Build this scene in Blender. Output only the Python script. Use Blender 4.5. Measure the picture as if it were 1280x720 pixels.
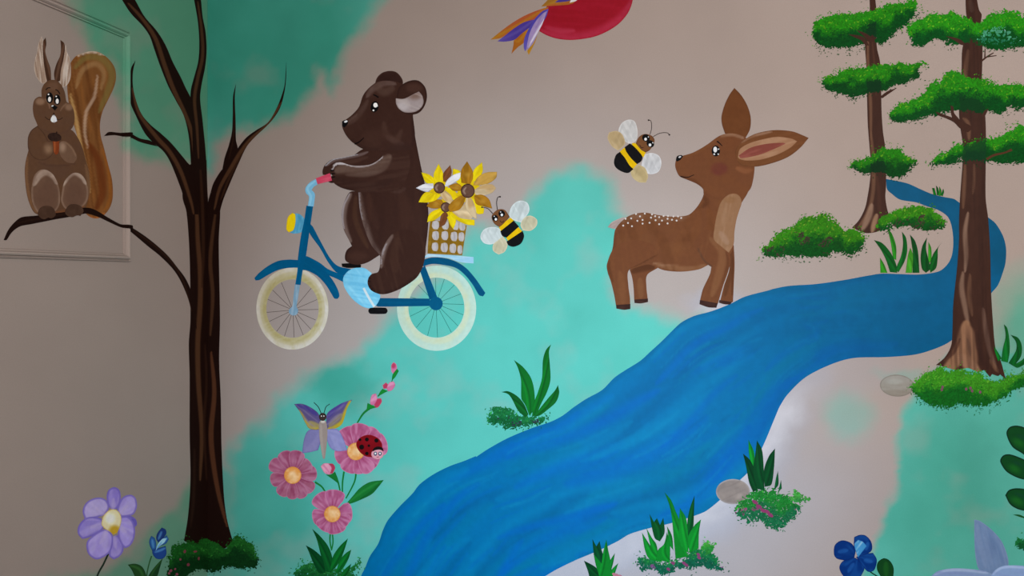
import bpy, math, random
import numpy as np
from mathutils import Vector
from mathutils.geometry import delaunay_2d_cdt

random.seed(7)
RNG = np.random.default_rng(11)
for o in list(bpy.data.objects):
    bpy.data.objects.remove(o, do_unlink=True)
SC = bpy.context.scene
COL = SC.collection

# ------------------------------------------------------------------ camera
# Room axes: the corner of the two painted walls is the origin.  The long wall
# runs along +X (plane y = 0), the panelled wall along -Y (plane x = 0).
F_PX, HORIZON, CORNER_PX = 1000.0, 349.0, 260.0
YAW = math.atan(235.0 / F_PX)
CAM_Z, DEPTH = 1.50, 3.40
cs, sn = math.cos(YAW), math.sin(YAW)
X0 = (CORNER_PX - 640.0) / F_PX * DEPTH
CAM = Vector((-X0 * cs + DEPTH * sn, -X0 * sn - DEPTH * cs, CAM_Z))
cam_data = bpy.data.cameras.new('camera')
cam_data.sensor_width = 36.0
cam_data.lens = F_PX / 1280.0 * 36.0
cam_data.shift_y = -(360.0 - HORIZON) / 1280.0
cam = bpy.data.objects.new('camera', cam_data)
cam.location = CAM
cam.rotation_euler = (math.pi / 2, 0, YAW)
COL.objects.link(cam)
SC.camera = cam

# ------------------------------------------------------------------ light
w = bpy.data.worlds.new('room_light')
SC.world = w
w.use_nodes = True
bg = w.node_tree.nodes['Background']
bg.inputs[0].default_value = (1.0, 0.88, 0.80, 1)
bg.inputs[1].default_value = 0.38
def lamp(name, kind, loc, target, power, color, **kw):
    d = bpy.data.lights.new(name, kind)
    d.energy = power
    d.color = color
    for k, v in kw.items():
        setattr(d, k, v)
    o = bpy.data.objects.new(name, d)
    o.location = loc
    o.rotation_euler = (Vector(target) - Vector(loc)).to_track_quat('-Z', 'Y').to_euler()
    COL.objects.link(o)
    return o
# daylight from a window behind the camera
lamp('window_daylight', 'AREA', (3.1, -3.7, 2.25), (2.3, 0, 2.2), 53, (1.0, 0.95, 0.92), shape='RECTANGLE', size=1.4, size_y=1.3)
lamp('added_pool_spot', 'SPOT', (1.65, -3.3, 0.85), (1.42, 0, 0.88), 190, (0.54, 0.79, 1.0), spot_size=math.radians(53), spot_blend=1.0, shadow_soft_size=0.25)  # added unseen spot that makes the cool light pool on the long wall
SC.view_settings.view_transform = 'Standard'
SC.view_settings.look = 'None'
SC.view_settings.gamma = 1.0
SC.view_settings.use_curve_mapping = False
SC.view_settings.exposure = 1.15

# ------------------------------------------------------------------ mapping
# The mural was measured on the photograph; the numbers are turned into metres
# on the two wall planes (s = distance from the corner, z = height).
MOULD_W, MOULD_H = 0.028, 0.019
def wall_st(px, py):
    """photo measure -> (wall 0 = left / 1 = long, s, z)"""
    px = np.asarray(px, float); py = np.asarray(py, float)
    a = (px - 640.0) / F_PX
    sr = (a * DEPTH - X0) / (cs + a * sn)
    tl = -(a * DEPTH - X0) / (sn - a * cs)
    left = px < CORNER_PX
    zd = np.where(left, DEPTH - tl * cs, DEPTH - sr * sn)
    s = np.where(left, tl, sr)
    z = CAM_Z - (py - HORIZON) / F_PX * zd
    return left, s, z
_l, _s, _z = wall_st([160.5, 160.5], [41, 327])
PANEL_S0, PANEL_Z1, PANEL_Z0 = float(_s[0]), float(_z[0]), float(_z[1])
PANEL_S1 = PANEL_S0 + 1.05
PROF = [(0.0, 0.0), (0.02, 0.50), (0.10, 0.58), (0.18, 0.30), (0.24, 0.30), (0.32, 0.80), (0.48, 1.0), (0.62, 0.96), (0.74, 0.62), (0.80, 0.32), (0.88, 0.32), (0.96, 0.40), (1.0, 0.0)]
def mould_drape(s, z):
    """paint bridges the grooves of the moulding"""
    e = np.minimum(np.minimum(s - PANEL_S0, PANEL_S1 - s), np.minimum(PANEL_Z1 - z, z - PANEL_Z0)) / MOULD_W
    return np.interp(e, [-0.06, 0, 1, 1.06], [0, 1.03, 1.03, 0]) * MOULD_H
def to_world(px, py, h):
    px = np.asarray(px, float)
    left, s, z = wall_st(px, py)
    edge = np.abs(px - CORNER_PX) < 0.02
    hl = h + np.where(left, mould_drape(s, z), 0)
    x = np.where(left, hl, s)
    y = np.where(left, -s, -hl)
    x = np.where(edge, hl, x); y = np.where(edge, -hl, y)
    # near the corner keep the film inside the room
    x = np.maximum(x, np.where(left, 0, h)); y = np.minimum(y, np.where(left, -h, 0))
    return np.stack([x, y, z], 1)

def lin(c):
    c = np.asarray(c, float) / 255.0
    return np.where(c <= 0.04045, c / 12.92, ((c + 0.055) / 1.055) ** 2.4)
# ------------------------------------------------------------------ materials
def nodes_of(name):
    m = bpy.data.materials.new(name)
    m.use_nodes = True
    nt = m.node_tree
    return m, nt, nt.nodes['Principled BSDF']
def paint_material(name, rough=0.55, grain=0.10, grain_scale=90.0, bump=0.12, bump_scale=420.0, spec=0.04, stretch=(1, 1, 1)):
    m, nt, b = nodes_of(name)
    N, L = nt.nodes, nt.links
    at = N.new('ShaderNodeAttribute'); at.attribute_name = 'paint'
    geo = N.new('ShaderNodeNewGeometry')
    mp = N.new('ShaderNodeMapping'); mp.inputs['Scale'].default_value = stretch
    L.new(geo.outputs['Position'], mp.inputs['Vector'])
    nz = N.new('ShaderNodeTexNoise'); nz.inputs['Scale'].default_value = grain_scale; nz.inputs['Detail'].default_value = 4
    L.new(mp.outputs['Vector'], nz.inputs['Vector'])
    mr = N.new('ShaderNodeMapRange')
    mr.inputs['From Min'].default_value = 0.25; mr.inputs['From Max'].default_value = 0.75
    mr.inputs['To Min'].default_value = 1 - grain; mr.inputs['To Max'].default_value = 1 + grain
    L.new(nz.outputs['Fac'], mr.inputs['Value'])
    mul = N.new('ShaderNodeVectorMath'); mul.operation = 'SCALE'
    L.new(at.outputs['Color'], mul.inputs[0]); L.new(mr.outputs['Result'], mul.inputs['Scale'])
    L.new(mul.outputs['Vector'], b.inputs['Base Color'])
    b.inputs['Roughness'].default_value = rough
    b.inputs['Specular IOR Level'].default_value = spec
    n2 = N.new('ShaderNodeTexNoise'); n2.inputs['Scale'].default_value = bump_scale; n2.inputs['Detail'].default_value = 3
    L.new(geo.outputs['Position'], n2.inputs['Vector'])
    bp = N.new('ShaderNodeBump'); bp.inputs['Strength'].default_value = bump; bp.inputs['Distance'].default_value = 0.002
    L.new(n2.outputs['Fac'], bp.inputs['Height']); L.new(bp.outputs['Normal'], b.inputs['Normal'])
    return m
M_WALL = paint_material('wall_paint', rough=0.6, grain=0.035, grain_scale=240, bump=0.10, bump_scale=380, spec=0.06)
M_PAINT = paint_material('mural_paint', rough=0.55, grain=0.06, grain_scale=60, bump=0.10)
M_BRUSH = paint_material('brushed_mural_paint', rough=0.5, grain=0.12, grain_scale=55, bump=0.15, stretch=(1, 1, 0.35))
M_WATER = paint_material('river_paint', rough=0.5, grain=0.06, grain_scale=40, bump=0.15)
def plain_material(name, c, rough=0.6, var=0.12, scale=(3, 3, 3)):
    m, nt, b = nodes_of(name)
    N, L = nt.nodes, nt.links
    geo = N.new('ShaderNodeNewGeometry')
    mp = N.new('ShaderNodeMapping'); mp.inputs['Scale'].default_value = scale
    L.new(geo.outputs['Position'], mp.inputs['Vector'])
    nz = N.new('ShaderNodeTexNoise'); nz.inputs['Scale'].default_value = 4; nz.inputs['Detail'].default_value = 6
    L.new(mp.outputs['Vector'], nz.inputs['Vector'])
    cr = N.new('ShaderNodeValToRGB')
    l = lin(c)
    cr.color_ramp.elements[0].color = (*(l * (1 - var)), 1); cr.color_ramp.elements[1].color = (*(l * (1 + var)), 1)
    L.new(nz.outputs['Fac'], cr.inputs['Fac']); L.new(cr.outputs['Color'], b.inputs['Base Color'])
    b.inputs['Roughness'].default_value = rough
    return m

def mesh_object(name, verts, faces, mat, colors=None, parent=None, origin=None):
    verts = np.asarray(verts, float)
    if origin is not None:
        verts = verts - np.asarray(origin, float)
    me = bpy.data.meshes.new(name)
    me.from_pydata(verts.tolist(), [], faces)
    if colors is not None:
        ca = me.color_attributes.new('paint', 'FLOAT_COLOR', 'POINT')
        rgba = np.ones((len(verts), 4), np.float32); rgba[:, :3] = colors
        ca.data.foreach_set('color', rgba.ravel())
    me.materials.append(mat)
    me.update()
    o = bpy.data.objects.new(name, me)
    COL.objects.link(o)
    if parent is not None:
        o.parent = parent
    elif origin is not None:
        o.location = origin
    return o
def structure(o, label=None):
    o['kind'] = 'structure'
    if label: o['label'] = label
    return o

# ------------------------------------------------------------------ polygon maths
def seg_dist(P, A, B):
    d = B - A
    q = max(float(d @ d), 1e-9)
    t = np.clip(((P - A) @ d) / q, 0, 1)
    return np.hypot(*(P - (A + t[:, None] * d)).T), t
def line_dist(P, pts, closed=False):
    pts = np.asarray(pts, float)
    if closed: pts = np.vstack([pts, pts[:1]])
    best = np.full(len(P), 1e9)
    for A, B in zip(pts[:-1], pts[1:]):
        d, _ = seg_dist(P, A, B)
        best = np.minimum(best, d)
    return best
def inside(P, poly):
    poly = np.asarray(poly, float)
    x, y = P[:, 0], P[:, 1]
    r = np.zeros(len(P), bool)
    j = len(poly) - 1
    for i in range(len(poly)):
        xi, yi = poly[i]; xj, yj = poly[j]
        c = ((yi > y) != (yj > y)) & (x < (xj - xi) * (y - yi) / ((yj - yi) if yj != yi else 1e-12) + xi)
        r ^= c
        j = i
    return r
def sdist(P, poly):
    """positive inside"""
    d = line_dist(P, poly, True)
    return np.where(inside(P, poly), d, -d)
def sstep(x, a, b):
    t = np.clip((x - a) / (b - a), 0, 1)
    return t * t * (3 - 2 * t)
def vnoise(P, scale, seed=0):
    """smooth value noise in 0..1"""
    r = np.random.default_rng(seed)
    G = r.random((64, 64))
    q = P / scale
    i = np.floor(q).astype(int); f = q - i
    f = f * f * (3 - 2 * f)
    g = lambda a, b: G[(i[:, 0] + a) % 64, (i[:, 1] + b) % 64]
    return (g(0, 0) * (1 - f[:, 0]) + g(1, 0) * f[:, 0]) * (1 - f[:, 1]) + (g(0, 1) * (1 - f[:, 0]) + g(1, 1) * f[:, 0]) * f[:, 1]
def fbm(P, scale, seed=0, octaves=4):
    v, a, t = 0, 1, 0
    for k in range(octaves):
        v = v + a * vnoise(P, scale / 2 ** k, seed + k); t += a; a *= 0.55
    return v / t

# ------------------------------------------------------------------ wall paint
BEIGE = lin((155, 143, 137))
TEAL = lin((79, 167, 154))
DEEP = lin((55, 144, 127))
SAGE = lin((88, 148, 120))
WHITE_COOL_LIGHT = lin((152, 151, 160))
SPRAY = lin((188, 184, 188))
TEAL_AREAS = [  # outline, softness, strength
    ([(88, -40), (89, 10), (97, 32), (108, 52), (116, 68), (138, 78), (148, 100), (147, 122), (158, 150), (161, 180), (175, 192), (203, 197), (224, 206), (260, 215), (263, 205), (268, 188), (283, 172), (300, 163), (320, 160), (345, 152), (365, 141), (385, 127), (396, 112), (400, 96), (407, 100), (413, 112), (425, 98), (429, 80), (437, 66), (447, 46), (462, 22), (480, -5), (490, -40)], 9, 1.0),
    ([(283, 880), (281, 640), (282, 598), (290, 562), (312, 545), (330, 528), (345, 502), (372, 484), (388, 464), (420, 449), (447, 437), (470, 410), (495, 388), (520, 368), (556, 335), (578, 302), (590, 288), (620, 288), (648, 270), (665, 246), (690, 216), (714, 208), (742, 214), (764, 230), (776, 258), (780, 300), (768, 340), (766, 366), (790, 385), (820, 391), (852, 398), (880, 400), (860, 470), (600, 600), (500, 720), (480, 880)], 11, 1.0),
    ([(262, 560), (246, 572), (238, 598), (226, 620), (208, 640), (190, 652), (182, 676), (168, 698), (140, 708), (95, 716), (50, 726), (40, 880), (300, 880), (300, 600)], 8, 0.85),
    ([(1330, 425), (1268, 430), (1232, 436), (1190, 448), (1160, 466), (1148, 492), (1126, 512), (1117, 545), (1118, 580), (1121, 604), (1113, 628), (1105, 652), (1094, 680), (1082, 700), (1072, 880), (1330, 880)], 5, 1.0),
]
def wall_colour(P):
    wob = np.stack([fbm(P, 26, 3) - 0.5, fbm(P, 26, 9) - 0.5], 1) * 26
    Q = P + wob
    m = np.zeros(len(P))
    for poly, soft, k in TEAL_AREAS:
        d = sdist(Q, poly)
        m = np.maximum(m, k * sstep(d, -soft * 1.5, soft * 1.7))
    # thin patches of the same paint
    def blob(cx, cy, rx, ry, a):
        q = np.hypot((Q[:, 0] - cx) / rx, (Q[:, 1] - cy) / ry)
        return a * (1 - sstep(q, 0.25, 1.0))
    m = np.maximum(m, blob(1060, 518, 42, 48, 0.42))
    m = np.maximum(m, blob(1300, 420, 95, 120, 0.95))
    m = np.maximum(m, blob(352, 508, 8, 8, 0.8))
    m = np.maximum(m, blob(1132, 470, 60, 14, 0.35))
    m = np.maximum(m, blob(1120, 592, 5, 3, 0.9))
    # scrubbed spots where the paint is thin
    thin = np.clip((fbm(P, 46, 21) - 0.52) * 0.9, 0, 0.25)
    m = m * (1 - thin * 0.8)
    deep = np.zeros(len(P))
    deep = np.maximum(deep, 1 - sstep(np.hypot((P[:, 0] - 320) / 150, (P[:, 1] - 40) / 170), 0.5, 1.15))
    deep = np.maximum(deep, blob(430, 480, 75, 55, 0.75))
    deep = np.maximum(deep, blob(340, 640, 120, 160, 0.45))
    deep = np.maximum(deep, blob(1180, 620, 120, 130, 0.50))
    deep = np.maximum(deep, blob(410, 95, 30, 30, 0.7))
    deep = np.clip(deep + (fbm(P, 60, 31) - 0.5) * 0.5, 0, 1)
    sage = np.where(P[:, 0] < CORNER_PX, 0.85, 0.0)
    sage = np.maximum(sage, blob(1275, 400, 70, 90, 0.5))
    t = TEAL + (DEEP - TEAL) * deep[:, None]
    t = t + (SAGE - t) * sage[:, None]
    # white scumble along the lower bank and above far hoof, plus painted cool light
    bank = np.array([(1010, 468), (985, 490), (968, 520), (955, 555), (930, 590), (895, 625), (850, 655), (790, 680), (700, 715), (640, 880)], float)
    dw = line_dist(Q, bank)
    wm = 0.60 * (1 - sstep(dw, 6, 60)) + 0.55 * (1 - sstep(dw, 20, 320)) * sstep(P[:, 1], 480, 640)  # the wider second term puts cool bluish light into the wall colour
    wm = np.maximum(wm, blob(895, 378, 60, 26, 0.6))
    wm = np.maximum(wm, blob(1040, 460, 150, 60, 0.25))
    base = BEIGE + (WHITE_COOL_LIGHT - BEIGE) * np.clip(wm, 0, 1)[:, None]
    edge = 0.6 * (1 - sstep(dw, 4, 38)) * sstep(P[:, 1], 470, 520) * (1 - 0.6 * sstep(P[:, 1], 600, 700)) * (0.55 + 0.9 * fbm(P, 12, 61))
    edge = np.maximum(edge, blob(905, 388, 46, 14, 0.4))
    base = base + (SPRAY - base) * np.clip(edge, 0, 1)[:, None]
    base = base * (1 + (fbm(P, 90, 41) - 0.5) * 0.10)[:, None]
    t = t * (1 + (fbm(P, 45, 51) - 0.5) * 0.16)[:, None]
    return base + (t - base) * m[:, None]
def st_to_px(left, s, z):
    if left:
        X, Z = X0 - s * sn, DEPTH - s * cs
    else:
        X, Z = X0 + s * cs, DEPTH - s * sn
    return 640 + F_PX * X / Z, HORIZON + F_PX * (CAM_Z - z) / Z

ROOM_X, ROOM_Y, ROOM_H = 5.2, 5.2, 2.95
def wall(name, left, length, visible):
    n1 = int(visible / 0.010)
    ss = np.concatenate([np.linspace(0, visible, n1), np.linspace(visible, length, 12)[1:]])
    zz = np.linspace(0, ROOM_H, int(ROOM_H / 0.010))
    S, Z = np.meshgrid(ss, zz, indexing='ij')
    s, z = S.ravel(), Z.ravel()
    sc = np.minimum(s, visible)
    px, py = st_to_px(left, sc, z)
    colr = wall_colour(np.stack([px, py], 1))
    v = np.stack([np.zeros_like(s), -s, z], 1) if left else np.stack([s, np.zeros_like(s), z], 1)
    nz = len(zz); ns = len(ss)
    a = (np.arange(ns - 1)[:, None] * nz + np.arange(nz - 1)[None, :]).ravel()
    f = np.stack([a, a + nz, a + nz + 1, a + 1], 1)
    if left: f = f[:, ::-1]
    # give the wall its thickness: back face and rim
    T = 0.12
    k = len(v)
    if left:
        back = [(-T, 0, 0), (-T, -length, 0), (-T, -length, ROOM_H), (-T, 0, ROOM_H)]
    else:
        back = [(0, T, 0), (length, T, 0), (length, T, ROOM_H), (0, T, ROOM_H)]
    c = [0, (ns - 1) * nz, (ns - 1) * nz + nz - 1, nz - 1]
    v = np.vstack([v, back])
    colr = np.vstack([colr, np.tile(BEIGE, (4, 1))])
    faces = f.tolist() + [[k, k + 3, k + 2, k + 1]]
    for i in range(4):
        j = (i + 1) % 4
        faces.append([c[i], k + i, k + j, c[j]])
    return structure(mesh_object(name, v, faces, M_WALL, colr), None)
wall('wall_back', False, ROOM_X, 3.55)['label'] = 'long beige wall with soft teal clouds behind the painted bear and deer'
wall('wall_left', True, ROOM_Y, 1.35)['label'] = 'beige wall with teal patches and a panel moulding behind the squirrel'
def slab(name, z0, z1, mat, label):
    v = [(x, y, z) for z in (z0, z1) for x, y in ((-0.12, 0.12), (-0.12, -ROOM_Y), (ROOM_X, -ROOM_Y), (ROOM_X, 0.12))]
    f = [[0, 3, 2, 1], [4, 5, 6, 7]] + [[i, (i + 1) % 4, 4 + (i + 1) % 4, 4 + i] for i in range(4)]
    o = structure(mesh_object(name, v, f, mat), label)
slab('floor', -0.10, 0.0, plain_material('floor_boards', (64, 46, 34), 0.55, 0.2, (1, 8, 1)), 'plain brown floor of the room')
slab('ceiling', ROOM_H, ROOM_H + 0.1, plain_material('ceiling_paint', (160, 150, 142), 0.9, 0.03), 'plain pale ceiling of the room')

# panel moulding on the left wall: four mitred rails
trim = bpy.data.objects.new('trim_1', None)
trim.location = (0, -(PANEL_S0 + PANEL_S1) / 2, PANEL_Z0)
COL.objects.link(trim)
structure(trim, 'thin wooden panel moulding on the left wall, half painted teal')
def rail(name, a, b, ia, ib):
    """a, b outer corners (s, z); ia, ib inner corners; the profile runs from outer to inner"""
    n = 60
    V, F = [], []
    for k in range(n + 1):
        t = k / n
        for e, h in PROF:
            p = (1 - t) * ((1 - e) * np.array(a) + e * np.array(ia)) + t * ((1 - e) * np.array(b) + e * np.array(ib))
            V.append((h * MOULD_H - (0.0005 if h == 0 else 0), -p[0], p[1]))
    m = len(PROF)
    for k in range(n):
        for j in range(m - 1):
            F.append([k * m + j, k * m + j + 1, (k + 1) * m + j + 1, (k + 1) * m + j])
    V = np.array(V)
    px, py = st_to_px(True, -V[:, 1], V[:, 2])
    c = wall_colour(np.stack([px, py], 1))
    c = c * 1.10
    return mesh_object(name, V, F, M_WALL, c, trim, trim.location)
w_ = MOULD_W
o_ = [(PANEL_S0, PANEL_Z0), (PANEL_S1, PANEL_Z0), (PANEL_S1, PANEL_Z1), (PANEL_S0, PANEL_Z1)]
i_ = [(PANEL_S0 + w_, PANEL_Z0 + w_), (PANEL_S1 - w_, PANEL_Z0 + w_), (PANEL_S1 - w_, PANEL_Z1 - w_), (PANEL_S0 + w_, PANEL_Z1 - w_)]
for nm, a, b in (('bottom_rail', 0, 1), ('side_rail', 1, 2), ('top_rail', 2, 3), ('side_rail', 3, 0)):
    rail(nm, o_[a], o_[b], i_[a], i_[b])
# ------------------------------------------------------------------ mural paint
STEP = 0.00012          # thickness of one coat of paint
_EL = np.array([[-1.207, -1.312, 0.09, -0.43, 0.166, -0.08], [-1.339, -1.463, 0.115, -0.529, 0.19, -0.083], [-1.22, -1.104, 0.135, -0.339, 0.207, -0.086]])
_ER = np.array([[0.242, 0.598, 0.122, -0.738, -0.185, -0.206], [0.318, 0.616, 0.219, -0.942, -0.243, -0.257], [0.388, 0.63, 0.293, -1.099, -0.287, -0.298]])
def white_at(x, y):
    """how a white card reads at that place on the wall: turns a colour measured on the photograph into the pigment of the paint"""
    x = min(max(x, 20), 1270); y = min(max(y, 10), 710)
    K = _EL if x < CORNER_PX - 30 else _ER
    if x < CORNER_PX - 30: x = min(x, 170)
    a, b = (x - 640) / 640, (y - 360) / 360
    return np.exp(K @ np.array([1, a, b, a * a, a * b, b * b]))
def Z(ox, oy, s):
    def f(t):
        if isinstance(t, str):
            t = [tuple(map(float, p.split(','))) for p in t.split()]
        return np.array(t, float) / s + np.array((ox, oy), float)
    f.s = s
    return f
def area_of(p):
    x, y = p[:, 0], p[:, 1]
    return 0.5 * float(np.sum(x * np.roll(y, -1) - y * np.roll(x, -1)))
def smooth_loop(p, step=1.6, sharp=62):
    p = np.asarray(p, float); n = len(p)
    if n < 4: sharp = 0
    nx, pv = np.roll(p, -1, 0), np.roll(p, 1, 0)
    a, b = p - pv, nx - p
    ang = np.degrees(np.abs(np.arctan2(a[:, 0] * b[:, 1] - a[:, 1] * b[:, 0], (a * b).sum(1))))
    sh = ang > sharp
    out = []
    for i in range(n):
        j = (i + 1) % n
        d = p[j] - p[i]; L = np.hypot(*d)
        if L < 1e-6: continue
        def tan(k, d):
            if sh[k]: return d
            t = 0.5 * (nx[k] - pv[k])
            l = np.hypot(*t)
            return t * min(1.0, L / max(l, 1e-6)) if l > L else t
        m0, m1 = tan(i, d), tan(j, d)
        k = max(2, int(math.ceil(L / step)))
        for t in np.arange(k) / k:
            t2, t3 = t * t, t * t * t
            out.append((2 * t3 - 3 * t2 + 1) * p[i] + (t3 - 2 * t2 + t) * m0 + (-2 * t3 + 3 * t2) * p[j] + (t3 - t2) * m1)
    return np.array(out)
def smooth_line(p, step=1.2):
    p = np.asarray(p, float)
    if len(p) == 2:
        k = max(2, int(np.hypot(*(p[1] - p[0])) / 3))
        return p[0] + (p[1] - p[0]) * np.linspace(0, 1, k + 1)[:, None]
    q = np.vstack([2 * p[0] - p[1], p, 2 * p[-1] - p[-2]])
    out = []
    for i in range(1, len(q) - 2):
        L = np.hypot(*(q[i + 1] - q[i])); k = max(2, int(math.ceil(L / step)))
        for t in np.arange(k) / k:
            out.append(0.5 * (2 * q[i] + (q[i + 1] - q[i - 1]) * t + (2 * q[i - 1] - 5 * q[i] + 4 * q[i + 1] - q[i + 2]) * t * t + (3 * q[i] - q[i - 1] - 3 * q[i + 1] + q[i + 2]) * t ** 3))
    out.append(q[-2])
    return np.array(out)
def ribbon(pts, w0, w1=None, mid=None):
    """outline of a brush line with widths at start, middle, end"""
    p = smooth_line(pts)
    w1 = w0 if w1 is None else w1
    t = np.linspace(0, 1, len(p))
    w = np.interp(t, [0, 0.5, 1], [w0, (w0 + w1) / 2 if mid is None else mid, w1]) / 2
    d = np.gradient(p, axis=0); d /= np.maximum(np.hypot(d[:, 0], d[:, 1]), 1e-6)[:, None]
    nrm = np.stack([-d[:, 1], d[:, 0]], 1)
    return np.vstack([p + nrm * w[:, None], (p - nrm * w[:, None])[::-1]])
def ellipse(cx, cy, rx, ry, rot=0.0, n=None):
    n = n or int(max(12, min(80, 2.2 * (rx + ry))))
    t = np.linspace(0, 2 * math.pi, n, endpoint=False)
    c, s = math.cos(math.radians(rot)), math.sin(math.radians(rot))
    x, y = rx * np.cos(t), ry * np.sin(t)
    return np.stack([cx + x * c - y * s, cy + x * s + y * c], 1)

def lay_strokes(P, col, strokes, bd=None):
    """composite brush strokes on the measured colours of the points P"""
    for st in strokes:
        k = st[0]
        if k == 's':      # brush stroke: pts, half width, colour, alpha, softness
            _, pts, hw, c, a = st[:5]
            soft = st[5] if len(st) > 5 else 0.7
            p = smooth_line(pts, 3.0)
            lo, hi = p.min(0) - hw, p.max(0) + hw
            m = np.where(np.all((P >= lo) & (P <= hi), axis=1))[0]
            if not len(m): continue
            Q = P[m]; best = np.full(len(m), 9.0); n = len(p) - 1
            for i in range(n):
                d, t = seg_dist(Q, p[i], p[i + 1])
                u = (i + t) / n
                w = hw * (0.25 + 0.75 * np.sqrt(np.clip(4 * u * (1 - u), 0, 1)))
                best = np.minimum(best, d / w)
            al = a * (1 - sstep(best, 1 - soft, 1.0))
            col[m] += (np.array(c, float) - col[m]) * al[:, None]
        elif k == 'r' and bd is not None:   # rim: width, colour, alpha
            al = st[3] * (1 - sstep(bd, st[1] * 0.4, st[1]))
            col += (np.array(st[2], float) - col) * al[:, None]
        elif k == 'e':    # soft ellipse: cx, cy, rx, ry, colour, alpha, softness, rot
            _, cx, cy, rx, ry, c, a = st[:7]
            soft = st[7] if len(st) > 7 else 0.6
            r = math.radians(st[8]) if len(st) > 8 else 0
            dx, dy = P[:, 0] - cx, P[:, 1] - cy
            q = np.hypot((dx * math.cos(r) + dy * math.sin(r)) / rx, (-dx * math.sin(r) + dy * math.cos(r)) / ry)
            al = a * (1 - sstep(q, 1 - soft, 1.0))
            col += (np.array(c, float) - col) * al[:, None]
        elif k == 'b':    # band round an ellipse: cx, cy, rx, ry, q0, q1, colour, alpha
            q = np.hypot((P[:, 0] - st[1]) / st[3], (P[:, 1] - st[2]) / st[4]); m_ = (st[5] + st[6]) / 2; h_ = (st[6] - st[5]) / 2
            al = st[8] * (1 - sstep(np.abs(q - m_) / h_, 0.4, 1.0)) * (0.6 + 0.8 * (fbm(P, 9, 77) - 0.2))
            col += (np.array(st[7], float) - col) * np.clip(al, 0, 1)[:, None]
        elif k == 'n':    # mottle: scale, colour, alpha, seed
            al = st[3] * np.clip((fbm(P, st[1], st[4]) - 0.35) * 2.2, 0, 1)
            col += (np.array(st[2], float) - col) * al[:, None]
        elif k == 'g':    # gradient towards a colour: (x0,y0), (x1,y1), colour, alpha
            a0, b0 = np.array(st[1], float), np.array(st[2], float)
            d = b0 - a0
            t = ((P - a0) @ d) / (d @ d)
            col += (np.array(st[3], float) - col) * (st[4] * sstep(t, 0, 1))[:, None]
        elif k == 'h':    # hair streaks radiating from a point: (cx,cy), count, colour, alpha, seed
            dx, dy = P[:, 0] - st[1][0], P[:, 1] - st[1][1]
            th = np.arctan2(dy, dx); r = np.hypot(dx, dy)
            v = vnoise(np.stack([(th + 4) * st[2] / 6.28 * 1.0, r / 14.0 + 3], 1), 1.0, st[5])
            col += (np.array(st[3], float) - col) * (st[4] * sstep(v, 0.35, 0.75))[:, None]
        elif k == 'd':    # straight streaks: angle, width, length, colour, alpha, seed
            t = math.radians(st[1])
            u = P[:, 0] * math.cos(t) + P[:, 1] * math.sin(t); v = -P[:, 0] * math.sin(t) + P[:, 1] * math.cos(t)
            q = vnoise(np.stack([u / st[3] + 500, v / st[2] + 500], 1), 1.0, st[6])
            col += (np.array(st[4], float) - col) * (st[5] * sstep(q, 0.45, 0.85))[:, None]
    return np.clip(col, 0, 255)

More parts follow.
